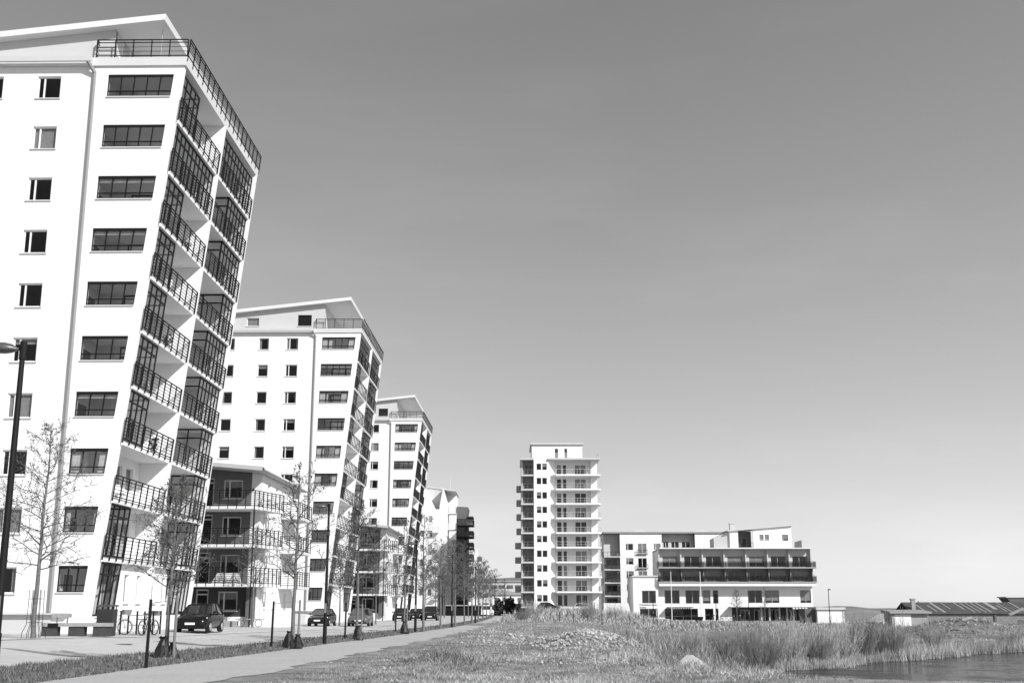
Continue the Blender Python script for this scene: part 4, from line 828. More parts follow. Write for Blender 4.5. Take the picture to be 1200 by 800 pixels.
# ------------------------------------------------------------------ cars
RUB = mat('tyre_rubber', .015, .8); RIM = mat('wheel_rim', .5, .3, metal=.6); LENS = mat('headlight_lens', .75, .08, spec=.8); CGL = mat('car_glass', .02, .04, spec=.8); PLATE = mat('number_plate', .8, .5)
def car(x, y, rz, label, v, L=4.0, Wd=.88, Hh=1.48, kind='hatch', name='parked_car'):
    z = Hs(x, y) + .016 if x < -12.5 else Hs(x, y) + .01
    T = tag(empty(name, (x, y, z), rz), label, 'car', 'cars parked along the street')
    paint = mat('car_paint_%d' % int(v * 1000), v, .2, spec=.35); k = L / 4.0; h = Hh / 1.48
    st = [(-2.0, .60, .60, .34), (-1.93, .76, .70, .24), (-1.7, .85, .79, .20), (-1.3, .875, .88, .20), (-.9, .88, .95, .2), (0, .885, .96, .2), (1.1, .885, .98, .2), (1.65, .86, .99, .22), (1.9, .80, .96, .26), (2.0, .68, .82, .34)]
    if kind == 'sedan': st = [(-2.0, .60, .58, .34), (-1.93, .76, .66, .24), (-1.7, .85, .76, .20), (-1.2, .88, .85, .2), (-.75, .89, .92, .2), (0, .89, .94, .2), (1.0, .89, .96, .2), (1.4, .88, .99, .2), (1.85, .82, .97, .25), (2.0, .7, .8, .34)]
    b = MB(); n = 12; s_ = Wd / .885
    for yy, w_, t_, z0 in st:
        ww = w_ * s_; t_ *= h; m_ = (z0 + t_) / 2
        ring_ = [(-.8 * ww, z0), (-.97 * ww, z0 + .12), (-ww, m_), (-.985 * ww, t_ - .13), (-.90 * ww, t_ - .02), (-.5 * ww, t_ + .03), (.5 * ww, t_ + .03), (.90 * ww, t_ - .02), (.985 * ww, t_ - .13), (ww, m_), (.97 * ww, z0 + .12), (.8 * ww, z0)]
        b.v += [(px, yy * k, pz) for px, pz in ring_]
    for i in range(len(st) - 1):
        for j in range(n): b.f.append((i * n + j, i * n + (j + 1) % n, (i + 1) * n + (j + 1) % n, (i + 1) * n + j))
    b.f.append(tuple(range(n - 1, -1, -1))); b.f.append(tuple(range((len(st) - 1) * n, len(st) * n)))
    b.build('body', paint, T, smooth=True)
    # cabin glass, roof, pillars
    g0 = [(-.95, .80), (-.1, .83), (.9, .83), (1.75 if kind == 'hatch' else 1.45, .78)]; g1 = [(-.12, .60), (.25, .63), (.9, .62), (1.32 if kind == 'hatch' else .95, .58)]
    zb, zt = .95 * h, Hh - .05; b = MB(); vs = []
    for (y0, w0), (y1, w1) in zip(g0, g1):
        vs += [(-w0 * s_, y0 * k, zb), (-w1 * s_, y1 * k, zt), (w1 * s_, y1 * k, zt), (w0 * s_, y0 * k, zb)]
    fs = [(i * 4 + j, i * 4 + j + 1, i * 4 + j + 5, i * 4 + j + 4) for i in range(3) for j in range(3)] + [(3, 2, 1, 0), (12, 13, 14, 15)]
    b.add(vs, fs); b.build('window_glass', CGL, T)
    b = MB(); ys_ = [g1[0][0] - .04, g1[1][0], g1[2][0], g1[3][0] + .05]; ws = [.6, .63, .62, .57]; zz = [zt + .005, zt + .045, zt + .045, zt + .005]; vs = []
    for yy, ww, q in zip(ys_, ws, zz): vs += [(-ww * s_ - .015, yy * k, zt - .03), (-ww * s_ * .9, yy * k, q + .01), (ww * s_ * .9, yy * k, q + .01), (ww * s_ + .015, yy * k, zt - .03)]
    b.add(vs, [(i * 4 + j, i * 4 + j + 1, i * 4 + j + 5, i * 4 + j + 4) for i in range(3) for j in range(3)] + [(3, 2, 1, 0), (12, 13, 14, 15)]); b.build('roof', paint, T, smooth=True)
    for sx in (-1, 1):
        for (y0, w0), (y1, w1), r in ((g0[0], g1[0], .03), (((g0[1][0] + g0[2][0]) / 2, .835), ((g1[1][0] + g1[2][0]) / 2, .635), .028), (g0[3], g1[3], .06)):
            b = MB(); b.tube((sx * (w0 + .01) * s_, y0 * k, zb - .02), (sx * (w1 + .01) * s_, y1 * k, zt), r, n=6); b.build('pillar', paint, T)
        b = MB(); b.hexa([(sx * .5 * s_, -1.90 * k, .58 * h), (sx * .82 * s_, -1.72 * k, .6 * h), (sx * .82 * s_, -1.6 * k, .6 * h), (sx * .5 * s_, -1.7 * k, .58 * h), (sx * .52 * s_, -1.86 * k, .72 * h), (sx * .8 * s_, -1.66 * k, .78 * h), (sx * .8 * s_, -1.5 * k, .78 * h), (sx * .52 * s_, -1.7 * k, .74 * h)]); b.build('headlight', LENS, T)
        b = MB(); b.hexa([(sx * .84, -.72 * k, .96 * h), (sx * 1.02, -.74 * k, .98 * h), (sx * 1.02, -.62 * k, .98 * h), (sx * .84, -.6 * k, .96 * h), (sx * .84, -.72 * k, 1.08 * h), (sx * 1.02, -.74 * k, 1.1 * h), (sx * 1.02, -.62 * k, 1.1 * h), (sx * .84, -.6 * k, 1.08 * h)]); b.build('mirror', paint, T)
        b = MB(); b.hexa([(sx * .6 * s_, 1.93 * k, .7), (sx * .8 * s_, 1.8 * k, .7), (sx * .8 * s_, 1.95 * k, .7), (sx * .6 * s_, 1.99 * k, .7), (sx * .6 * s_, 1.9 * k, .92), (sx * .8 * s_, 1.8 * k, .92), (sx * .8 * s_, 1.9 * k, .92), (sx * .6 * s_, 1.96 * k, .92)]); b.build('tail_light', MGREY, T)
        for yy in (-1.25, 1.22):
            b = MB(); b.tube((sx * (Wd - .2), yy * k, .31), (sx * (Wd + .015), yy * k, .31), .31, n=20, cap=True); W_ = b.build('wheel', RUB, T)
            b = MB(); b.tube((sx * (Wd + .012), yy * k, .31), (sx * (Wd + .03), yy * k, .31), .2, .19, n=16, cap=True); b.build('rim', RIM, W_)
    b = MB(); b.box(-.52 * s_, .52 * s_, -2.012 * k, -1.9 * k, .36, .50 * h); b.build('grille', BLACK, T)
    b = MB(); b.box(-.26, .26, -2.03 * k, -2.013 * k, .42, .53); b.build('number_plate', PLATE, T)
    b = MB(); b.box(-.7 * s_, .7 * s_, -1.975 * k, -1.9 * k, .22, .3); b.build('bumper', BLACK, T)
    b = MB(); b.box(-.1, .1, -1.985 * k, -1.96 * k, .56 * h, .62 * h); b.build('badge', RIM, T)
    return T
car(-16.75, 65.0, R(0), 'dark hatchback parked beside the nearest tower, front towards the camera', .008, L=4.1, Hh=1.5)
car(-16.15, 103.0, R(-2), 'dark sedan parked before the second tower, behind the second street lamp', .018, L=4.6, Wd=.9, Hh=1.44, kind='sedan')
car(-12.75, 102.0, R(1), 'grey car with a bright headlight, right of the sedan before the second tower', .10, L=4.5, Wd=.9, Hh=1.46)
car(-13.4, 146, R(0), 'black car leftmost of the three small parked cars before the third tower', .015, L=4.4)
car(-11.9, 150, R(0), 'black car in the middle of the three parked before the third tower', .02, L=4.3, Hh=1.42, kind='sedan')
car(-10.0, 149, R(0), 'tall dark car rightmost of the three parked before the third tower', .022, L=4.4, Hh=1.72)
car(6.6, 217, R(90), 'dark car parked sideways below the slim far tower', .02, L=4.2)
car(12.9, 213, R(88), 'pale car parked sideways under the balconies of the slim far tower', .55, L=4.4)
def van(x, y):
    T = tag(empty('van', (x, y, .01)), 'small white van on the road near the black carport', 'van')
    b = MB(); b.prism_y([(-.9, .35), (.9, .35), (.88, 1.3), (.72, 2.0), (-.72, 2.0), (-.88, 1.3)], -1.6, 2.4); b.build('body', WHITE, T); b = MB(); b.hexa([(-.88, -2.3, .35), (.88, -2.3, .35), (.9, -1.6, .35), (-.9, -1.6, .35), (-.8, -2.25, .95), (.8, -2.25, .95), (.88, -1.6, 1.2), (-.88, -1.6, 1.2)]); b.build('bonnet', WHITE, T)
    b = MB(); b.hexa([(-.8, -1.64, 1.2), (.8, -1.64, 1.2), (.8, -1.61, 1.2), (-.8, -1.61, 1.2), (-.68, -1.63, 1.85), (.68, -1.63, 1.85), (.68, -1.61, 1.85), (-.68, -1.61, 1.85)]); b.build('windscreen', CGL, T)
    for sx in (-1, 1):
        for yy in (-1.4, 1.5): b = MB(); b.tube((sx * .7, yy, .34), (sx * .92, yy, .34), .33, n=16, cap=True); b.build('wheel', RUB, T)
van(-4.75, 222)

# ------------------------------------------------------------------ trees
def tree_meshes(h, seed, r0, start, spread, nb, buds=True, droop=0.0, up=.75, density=1.0):
    rn = random.Random(seed); tk = MB(); cr = MB(); bd = []
    pts = [Vector((0, 0, -.15))]; d = Vector((0, 0, 1)); n = 9
    for i in range(1, n + 1):
        pts.append(Vector((pts[-1].x + rn.uniform(-.012, .012) * h * .5, pts[-1].y + rn.uniform(-.012, .012) * h * .5, h * i / n)))
    rad = lambda f: r0 * (1 - f) ** .85 + .008
    for i in range(n): tk.tube(pts[i], pts[i + 1], rad(i / n), rad((i + 1) / n), n=8)
    tk.tube((0, 0, -.15), (0, 0, .25), r0 * 1.5, r0, n=8)
    def at_(f): t = f * n; i = min(n - 1, int(t)); return pts[i].lerp(pts[i + 1], t - i)
    def limb(p, d, L, r, segs, lvl):
        q = p.copy(); dd = d.normalized()
        for i in range(segs):
            dd = (dd + Vector((rn.uniform(-.22, .22), rn.uniform(-.22, .22), rn.uniform(-.12, .2) - droop * (i / segs)))).normalized()
            q2 = q + dd * (L / segs); ra = r * (1 - i / segs) + .0035; rb = r * (1 - (i + 1) / segs) + .0035
            (cr).tube(q, q2, ra, rb, n=4 if lvl == 0 else 3)
            if lvl < 2:
                m_ = (2 if lvl == 0 else 2)
                for _ in range(m_ if rn.random() < density else 1):
                    if i == 0 and lvl == 0 and rn.random() < .5: continue
                    a = dd.orthogonal().normalized(); a = (a * math.cos(t_ := rn.uniform(0, 6.28)) + dd.cross(a) * math.sin(t_))
                    nd = (dd * .7 + a * .8 + Vector((0, 0, .15))).normalized()
                    limb(q.lerp(q2, rn.random()), nd, L * rn.uniform(.28, .5), max(r * .45, .005), 3 if lvl == 0 else 2, lvl + 1)
            elif buds and rn.random() < .6: bd.append(q2.copy())
            q = q2
    for i in range(nb):
        f = start + (.97 - start) * (i + rn.random() * .6) / nb; p = at_(f); a = i * 2.399 + rn.uniform(-.4, .4); g = (f - start) / (1 - start)
        L = spread * h * (1 - g) ** .55 * (.55 + .45 * min(1, g * 4 + .3)) * rn.uniform(.75, 1.15)
        limb(p, Vector((math.cos(a), math.sin(a), up + .5 * g)), max(L, .25), max(.006, rad(f) * .42), 5, 0)
    for p in bd:
        s_ = rn.uniform(.02, .048); u = Vector((rn.uniform(-1, 1), rn.uniform(-1, 1), rn.uniform(-1, 1))).normalized(); w_ = u.orthogonal().normalized(); v_ = u.cross(w_)
        cr.add([p + w_ * s_, p + v_ * s_ * .6, p - w_ * s_, p - v_ * s_ * .6 + u * s_ * .5], [(0, 1, 2), (0, 2, 3), (0, 3, 1)])
    a = bpy.data.meshes.new('trunk'); a.from_pydata(tk.v, [], tk.f); a.materials.append(BARK); a.polygons.foreach_set('use_smooth', [True] * len(a.polygons))
    c = bpy.data.meshes.new('crown'); c.from_pydata(cr.v, [], cr.f); c.materials.append(TWIG)
    return a, c
TV = [tree_meshes(8.9, 1, .10, .30, .33, 34, droop=.08, up=.25, density=.8), tree_meshes(6.6, 2, .075, .36, .30, 30, up=.45, density=.9), tree_meshes(6.4, 3, .07, .36, .27, 22, up=.4, density=.5), tree_meshes(7.5, 4, .08, .30, .25, 24, up=.55, density=.5), tree_meshes(7.0, 5, .07, .34, .24, 22, up=.6, density=.45)]
def tree(x, y, var, sc, label, rz=0.0, group='young bare street trees'):
    z = Hs(x, y) if (x < -12.5 or x > pathR(y)) else 0.0
    T = tag(empty('bare_tree', (x, y, z), rz), label, 'tree', group); T.scale = (sc, sc, sc)
    for nm, me in zip(('trunk', 'crown'), TV[var]): o = bpy.data.objects.new(nm, me); C.objects.link(o); o.parent = T
    return T
tree(-19.25, 48.8, 0, .98, 'bare spreading tree in an iron guard in front of the nearest tower wall', .6)
tree(-9.95, 35.0, 1, .80, 'nearest bare young tree on the verge, tied between stakes', 1.0)
tree(-8.25, 45.6, 2, 1.08, 'second bare young tree along the verge, in front of the low house', 2.0)
tree(-7.35, 57.6, 1, .98, 'third bare young tree along the verge, right of the second street lamp', 3.1)
tree(-6.35, 71.2, 4, .95, 'fourth bare young tree along the verge, left of the third lamp', .3)
tree(-5.7, 78, 3, 1.0, 'fifth bare young tree along the verge, right of the third lamp', 4.2)
tree(-5.2, 88, 2, 1.0, 'sixth young tree along the verge, first of the crowded far part of the row', 5.0)
tree(-4.6, 98, 1, 1.05, 'seventh young tree along the verge, just past the fourth lamp', 1.7)
tree(-4.2, 107, 4, 1.0, 'eighth young tree along the verge before the dark balcony block', 2.9)
tree(-3.9, 117, 3, .95, 'ninth young tree along the verge', .9)
tree(-3.6, 128, 2, 1.0, 'tenth young tree along the verge, beside the last lamp', 3.7)
tree(-3.45, 142, 1, 1.05, 'eleventh young tree along the verge', 5.5)
tree(-3.3, 158, 4, 1.0, 'twelfth young tree along the verge', 2.2)
tree(-3.3, 180, 3, .95, 'last young tree of the verge row, by the white van', 1.2)
tree(-17.5, 81.6, 2, 1.05, 'slim bare tree in front of the low house, beside the slatted bench', .2)
tree(-14.9, 104.5, 1, .98, 'bare tree between the two cars before the second tower', 4.0)
tree(-12.6, 112, 4, .95, 'bare tree before the balcony side of the second tower', 1.0)
tree(-12.2, 126, 3, .9, 'bare tree at the far corner of the second tower', 2.5)
tree(-12.4, 139, 2, .95, 'bare tree before the farther low house', 3.3)
tree(-11.4, 158, 1, 1.05, 'bare tree at the front corner of the third tower', .5)
tree(-10.6, 168, 3, 1.1, 'tall bare tree beside the third tower', 4.4)
tree(-10.3, 184, 4, 1.15, 'bare tree past the third tower, before the twin-gabled building', 5.1)
for i, (x, y, v, s_) in enumerate(((-9.4, 196, 3, 1.0), (-7.4, 205, 4, 1.15), (-12.2, 208, 4, 1.3), (-8.6, 218, 3, 1.15), (-6.4, 230, 4, 1.3), (-12.8, 226, 2, 1.3), (-3.6, 246, 3, 1.25), (-6.8, 248, 4, 1.5), (-1.6, 250, 4, 1.05))):
    tree(x, y, v, s_, ['bare tree in the thicket before the dark block, nearest its left side', 'broad bare tree in the thicket left of the carport', 'tall bare tree against the twin-gabled building', 'tall bare tree before the dark balcony block', 'broad bare tree above the black carport', 'dense bare tree at the foot of the white twin gables', 'bare tree rising over the right end of the carport', 'bare tree behind the carport, against the distant pale block', 'bare tree right of the carport by the distant white house'][i], i * 1.3, 'bare trees at the end of the street')
tree(48.6, 238.2 - 6, 4, .9, 'thin bare tree before the right restaurant columns', .4, 'small trees by the terrace building'); tree(43.0, 231, 1, .9, 'thin bare tree at the left end of the restaurant canopy', 1.4, 'small trees by the terrace building')
tree(51.2, 186, 2, .36, 'thin bare tree before the white garage door', 1.1, 'small trees by the terrace building')
# iron guard
def guard(x, y):
    T = tag(empty('tree_guard', (x, y, Hs(x, y) + .016)), 'flared iron guard round the tree by the bench', 'tree guard')
    for i in range(6):
        a = i * math.pi / 3 + .3; ca, sa = math.cos(a), math.sin(a); b = MB()
        for (r1, z1), (r2, z2) in (((.45, 0), (.45, .2)), ((.45, .2), (.3, .55)), ((.3, .55), (.28, 1.9))): b.tube((ca * r1, sa * r1, z1), (ca * r2, sa * r2, z2), .012, n=5)
        b.build('rod', DARKM, T)
    for zz, r in ((.62, .3), (1.55, .285)):
        b = MB()
        for i in range(16): a0, a1 = 2 * math.pi * i / 16, 2 * math.pi * (i + 1) / 16; b.tube((r * math.cos(a0), r * math.sin(a0), zz), (r * math.cos(a1), r * math.sin(a1), zz), .01, n=4)
        b.build('hoop', DARKM, T)
guard(-19.25, 48.8)
def support(x, y, offs, label, h=1.75):
    T = tag(empty('tree_support', (x, y, 0)), label, 'tree stakes', 'stakes tied to the young trees')
    for (dx, dy, hh, dark) in offs:
        b = MB(); b.tube((dx, dy, -.1), (dx + .02, dy, hh), .045, .04, n=7, cap=True); b.build('stake', DARKM if dark else GREYM, T)
    for (dx, dy, hh, dark) in offs: b = MB(); b.tube((dx, dy, hh - .1), (0, 0, hh - .02), .012, n=4); b.build('tie', GREYM, T)
support(-9.95, 35.0, ((.62, -3.9, 1.72, 1), (.3, -.3, 1.85, 0)), 'dark and pale stakes tied to the nearest verge tree')
support(-8.25, 45.6, ((-.62, -.8, 1.75, 1), (.2, .1, 1.8, 0)), 'dark and pale stakes tied to the second verge tree')
support(-7.35, 57.6, ((-.5, -.6, 1.75, 1), (.18, .1, 1.7, 0)), 'dark and pale stakes tied to the third verge tree')
support(-6.35, 71.2, ((-.45, -.5, 1.75, 1), (.15, .1, 1.7, 0)), 'dark and pale stakes tied to the fourth verge tree')
BAG = mat('bag_plastic', .014, .5, .6, 9.0)
def bag(x, y, s_, label, seed):
    rn = random.Random(seed); b = MB(); n = 12; rings = [(0, .30), (.15, .33), (.4, .26), (.62, .2), (.78, .12), (.88, .16)]
    for zz, r in rings: b.v += [(r * s_ * (1 + rn.uniform(-.18, .18)) * math.cos(2 * math.pi * i / n), r * s_ * (1 + rn.uniform(-.18, .18)) * math.sin(2 * math.pi * i / n), zz * s_ + rn.uniform(-.03, .03)) for i in range(n)]
    b.f += [(k * n + i, k * n + (i + 1) % n, (k + 1) * n + (i + 1) % n, (k + 1) * n + i) for k in range(len(rings) - 1) for i in range(n)]
    tag(b.build('watering_bag', BAG, None, loc=(x, y, 0)), label, 'watering bag', 'watering bags round tree feet')
bag(-9.98, 34.8, .80, 'big dark watering bag round the foot of the nearest verge tree', 1)
bag(-9.72, 34.85, .62, 'smaller rumpled bag at the right of the nearest verge tree foot', 2)
bag(-8.35, 45.5, .75, 'dark watering bag at the foot of the second verge tree', 3)
bag(-8.05, 45.6, .62, 'rumpled bag right of the second verge tree foot', 4)
bag(-7.3, 57.5, .8, 'dark watering bag at the foot of the third verge tree', 5)
bag(-6.3, 71.1, .85, 'dark watering bag at the foot of the fourth verge tree', 6)
bag(-12.4, 138.6, .9, 'dark bag at the foot of the tree before the farther low house', 7)

# ------------------------------------------------------------------ grass, reeds, shrubs, stones
def vc_mat(name, lo, hi):
    m = bpy.data.materials.new(name); m.use_nodes = True; n = m.node_tree.nodes; l = m.node_tree.links; b = n['Principled BSDF']; b.inputs['Roughness'].default_value = .9; b.inputs['Specular IOR Level'].default_value = .1
    a = n.new('ShaderNodeAttribute'); a.attribute_name = 'tone'; r = n.new('ShaderNodeMapRange'); r.inputs[3].default_value = lo; r.inputs[4].default_value = hi
    l.new(a.outputs['Fac'], r.inputs[0]); l.new(r.outputs[0], b.inputs['Base Color']); return m
def blades(name, P, hgt, wid, m, seed, lean=.35, tone=None):
    rg = np.random.default_rng(seed); n = len(P); a = rg.uniform(0, 2 * np.pi, n); la = rg.uniform(0, 2 * np.pi, n); ll = np.abs(rg.normal(0, lean, n)) * hgt
    dx, dy = np.cos(a) * wid / 2, np.sin(a) * wid / 2
    v = np.empty((n, 3, 3)); v[:, 0] = P; v[:, 1] = P; v[:, 2] = P
    v[:, 0, 0] -= dx; v[:, 0, 1] -= dy; v[:, 1, 0] += dx; v[:, 1, 1] += dy
    v[:, 2, 0] += np.cos(la) * ll; v[:, 2, 1] += np.sin(la) * ll; v[:, 2, 2] += hgt
    me = bpy.data.meshes.new(name); me.vertices.add(3 * n); me.vertices.foreach_set('co', v.reshape(-1))
    me.loops.add(3 * n); me.loops.foreach_set('vertex_index', np.arange(3 * n, dtype=np.int32)); me.polygons.add(n); me.polygons.foreach_set('loop_start', np.arange(0, 3 * n, 3, dtype=np.int32)); me.polygons.foreach_set('loop_total', np.full(n, 3, dtype=np.int32))
    at = me.attributes.new('tone', 'FLOAT', 'POINT'); t = rg.random(n) if tone is None else tone; at.data.foreach_set('value', np.repeat(t, 3).astype(np.float32))
    me.update(); me.validate(); me.materials.append(m); o = bpy.data.objects.new(name, me); C.objects.link(o); o['kind'] = 'stuff'; return o
def noise2(x, y, s=1.0): return .5 + .25 * (np.sin(x * 1.3 * s + np.sin(y * .9 * s + 1)) * np.cos(y * 1.1 * s + np.sin(x * .7 * s)) + np.sin(x * .47 * s - y * .6 * s + 2) * np.sin(y * .35 * s + .3 * x * s))
rg = np.random.default_rng(12)
def field(n, y0, y1, xa=None, xb=None):
    u = rg.random(n); y = 1 / (1 / y0 - u * (1 / y0 - 1 / y1)); lo = np.maximum(pathR(y) - .1, -.52 * y - 3) if xa is None else np.full(n, xa); hi = (.52 * y + 4) if xb is None else np.full(n, xb)
    x = lo + (hi - lo) * rg.random(n); return x, y
GRASSM = vc_mat('dry_grass_blades', .05, .58); REEDM = vc_mat('dry_reed', .18, .62)
x, y = field(330000, 21, 170); sd = pond_sd(x, y); nz = noise2(x, y, .8); nz2 = noise2(x + 31, y * 1.0 - 12, .35)
track = np.exp(-((y - 34.5 - .12 * x) / 1.5) ** 2) * (x > -1)
pile = np.exp(-((x - 3.3) / 2.0) ** 2 - ((y - 48.5) / 2.8) ** 2)
keep = (sd > .03) & (rg.random(len(x)) < np.clip(.25 + 1.1 * nz, 0, 1) * (1 - .85 * track) * (1 - .8 * pile))
edge = np.clip((x - pathR(y)) / 1.2, 0.45, 1)
x, y, nz, nz2, edge = x[keep], y[keep], nz[keep], nz2[keep], edge[keep]
weeds = np.clip(np.exp(-((x - 6.8 - .03 * (y - 45)) / 2.6) ** 2 - ((y - 50) / 9) ** 2) * 1.2 + np.exp(-((x + 1.6) / 1.2) ** 2 - ((y - 37) / 3.5) ** 2) * .5, 0, 1)
hg = (.02 + .06 * rg.random(len(x)) ** 1.5 + .16 * np.clip(nz2 - .35, 0, 1) * rg.random(len(x)) + weeds * .7 * rg.random(len(x)) ** 1.3) * edge + .0005 * y
P = np.stack([x, y, H(x, y) - .03], -1)
blades('dry_grass', P, hg, .006 + .00042 * y * (.7 + .8 * rg.random(len(x))), GRASSM, 1, .9, np.clip(rg.random(len(x)) ** 1.3 * .8 + .6 * (nz2 - .5) + .9 * (noise2(x, y, 3.1) - .5) + .10 - .15 * weeds, 0, 1))
# far field and bank
x, y = field(45000, 120, 250, None, None); k = (H(x, y) > -3) & ~((x > 23) & (y > 222)) & ~((x > .5) & (x < 18) & (y > 226)); x, y = x[k], y[k]
hg = .15 + .25 * rg.random(len(x)) + .8 * rg.random(len(x)) * np.exp(-((y - 178) / 22) ** 2) * (x < 19)
blades('dry_grass', np.stack([x, y, H(x, y) - .03], -1), hg, .07 + .0005 * y * rg.random(len(x)), GRASSM, 2, .3)
# verge grass
n = 26000; u = rg.random(n); y = 1 / (1 / 21 - u * (1 / 21 - 1 / 200)); t = rg.random(n); x = roadR(y) - .15 + (pathL(y) - roadR(y) + .15) * t
blades('verge_grass', np.stack([x, y, vz(x, y) - .02], -1), .03 + .12 * rg.random(n) ** 2, .012 + .0007 * y, vc_mat('verge_grass_blades', .05, .22), 3, .5)
# reeds along the pond
rx, ry = [], []
n = len(POND)
for i in range(8, n):
    a = POND[i]; b_ = POND[(i + 1) % n]; m_ = int(2200 * np.hypot(*(b_ - a)) / 4) + 60; t = rg.random(m_)[:, None]; q = a + (b_ - a) * t; q = q + rg.normal(0, 1, (m_, 2)) * (.45, .8) + (0, .45); rx.append(q[:, 0]); ry.append(q[:, 1])
x, y = np.concatenate(rx), np.concatenate(ry); k = pond_sd(x, y) > -.3; x, y = x[k], y[k]
dens = np.clip((x - 12) / 6, .25, 1)
blades('reeds', np.stack([x, y, np.maximum(H(x, y), WATER_Z) - .05], -1), (.16 + .66 * rg.random(len(x)) ** 1.2) * (.45 + .55 * dens) * (.6 + .6 * noise2(x, y, 1.7)), .008 + .0003 * y, REEDM, 4, .34, np.clip(rg.random(len(x)) * .7 + .6 * (noise2(x, y, .9) - .35), 0, 1))
# dry brush left of and behind the pond
m_ = 30000; x = rg.uniform(4.2, 24, m_); y = rg.uniform(42, 84, m_); k = (pond_sd(x, y) > .15) & (rg.random(m_) < np.clip(noise2(x, y, 1.1) * 2.4 - .8, 0, 1) * np.clip((x - 4) / 3, 0, 1)); x, y = x[k], y[k]
blades('dry_brush', np.stack([x, y, H(x, y) - .03], -1), (.2 + .7 * rg.random(len(x)) ** 1.4) * (.4 + noise2(x, y, .7)), .007 + .00025 * y, vc_mat('brush_stalk', .05, .42), 6, .35)
m_ = 9000; x = rg.uniform(31, 48, m_); y = rg.uniform(90, 108, m_)
blades('dry_brush', np.stack([x, y, H(x, y) - .03], -1), (.1 + .35 * rg.random(m_) ** 2), .03, vc_mat('mound_weed', .06, .4), 7, .5)
# willow shrubs
def shrub_mesh(seed, n_st, h, spread, r=.012):
    rn = random.Random(seed); b = MB()
    for i in range(n_st):
        a = rn.uniform(0, 6.28); q = Vector((math.cos(a), math.sin(a), 0)) * rn.uniform(0, .35) * spread; o_ = rn.uniform(.1, 1.0) ** .7 * spread; L = h * rn.uniform(.6, 1.08) * (1.05 - .3 * o_ / spread); d = Vector((math.cos(a) * o_, math.sin(a) * o_, h)).normalized(); s_ = 5
        for k in range(s_):
            d = (d + Vector((rn.uniform(-.12, .12), rn.uniform(-.12, .12), .06))).normalized(); q2 = q + d * L / s_; b.tube(q, q2, r * (1 - k / s_) + .003, r * (1 - (k + 1) / s_) + .003, n=3)
            if k > 0:
                for _ in range(3):
                    e = (d + Vector((rn.uniform(-.6, .6), rn.uniform(-.6, .6), rn.uniform(0, .5)))).normalized(); p0 = q.lerp(q2, rn.random()); b.tube(p0, p0 + e * L * rn.uniform(.12, .28), .0045, .003, n=3)
            q = q2
    me = bpy.data.meshes.new('stems'); me.from_pydata(b.v, [], b.f); me.materials.append(mat('willow_twig', .30, .85, .4, 3.0)); return me
SV = [shrub_mesh(1, 120, 1.7, 1.25), shrub_mesh(2, 100, 1.5, 1.4), shrub_mesh(3, 80, 1.9, 1.0)]
SL = [('dense willow shrub at the left end of the pond', 9.3, 45.2, 0, 1.0), ('willow shrub leaning over the left tip of the pond', 10.6, 46.9, 1, 1.05), ('dark willow shrub left of the pond, above the boulder bank', 8.2, 46.8, 2, .85), ('willow shrub on the far shore, second from the left tip', 12.4, 49.2, 0, 1.0), ('slanting willow shrub on the far shore above the pale stones', 13.9, 51.6, 1, 1.1), ('tall willow shrub in the middle of the far shore', 15.6, 54.0, 2, 1.0), ('leaning willow on the far shore where reeds begin', 17.2, 55.2, 0, 1.1), ('willow shrub behind the pond, half way to the garage', 14.4, 60, 1, 1.2), ('low willow shrub behind the far shore, left of the reeds', 18.6, 62, 0, 1.1), ('thin willow shrub among the reeds', 20.6, 59.5, 2, .95), ('small willow shrub near the right edge by the water', 27.0, 66.0, 1, .8), ('grey willow shrub behind the left pond shrubs', 10.4, 53, 0, .95), ('thin shrub in the tall weeds right of the boulder', 7.2, 49, 2, .6), ('thin shrub in the tall weeds left of the pond', 8.4, 55, 2, .7), ('low willow shrub far behind the pond before the garage', 22, 78, 1, 1.1), ('low willow shrub far behind the pond before the terrace building', 17, 75, 0, 1.0), ('shrub on the bank under the slim tower, darkest one', 9.5, 150, 0, 1.5), ('shrub on the bank under the slim tower, at its left', 3.0, 165, 1, 1.6), ('shrub on the bank near the white retaining wall', 13.5, 160, 1, 1.4), ('shrub where the path meets the bank', 1.2, 140, 1, 1.3)]
for lab, x, y, v, s_ in SL:
    T = tag(empty('willow_shrub', (x, y, max(Hs(x, y), WATER_Z) - .05), random.uniform(0, 6)), lab, 'shrub', 'bare willow shrubs'); T.scale = (s_, s_, s_)
    o = bpy.data.objects.new('stems', SV[v]); C.objects.link(o); o.parent = T
# evergreen bushes at the end of the path
def leafy(x, y, r, h, seed, lab):
    g = np.random.default_rng(seed); n = 1500; d = g.normal(0, 1, (n, 3)); d /= np.linalg.norm(d, axis=1)[:, None]; rr_ = g.random(n) ** .4
    P = d * rr_[:, None] * (r, r, h / 2) * (1 + .25 * np.sin(d[:, :1] * 7 + seed) * np.cos(d[:, 2:] * 6)) + (x, y, h / 2 + Hs(x, y)); b = MB()
    for p in P:
        u = Vector(g.normal(0, 1, 3)).normalized(); w_ = u.orthogonal().normalized(); v_ = u.cross(w_); s_ = .16; p = Vector(p); b.add([p - w_ * s_, p + v_ * s_, p + w_ * s_, p - v_ * s_], [(0, 1, 2, 3)])
    T = tag(empty('evergreen_bush', (0, 0, 0)), lab, 'bush', 'dark evergreen bushes'); b.build('foliage', mat('evergreen_leaf', .055, .6), T); t = MB(); t.tube((x, y, Hs(x, y) - .2), (x, y, Hs(x, y) + h * .5), .08, .03); t.build('trunk', BARK, T)
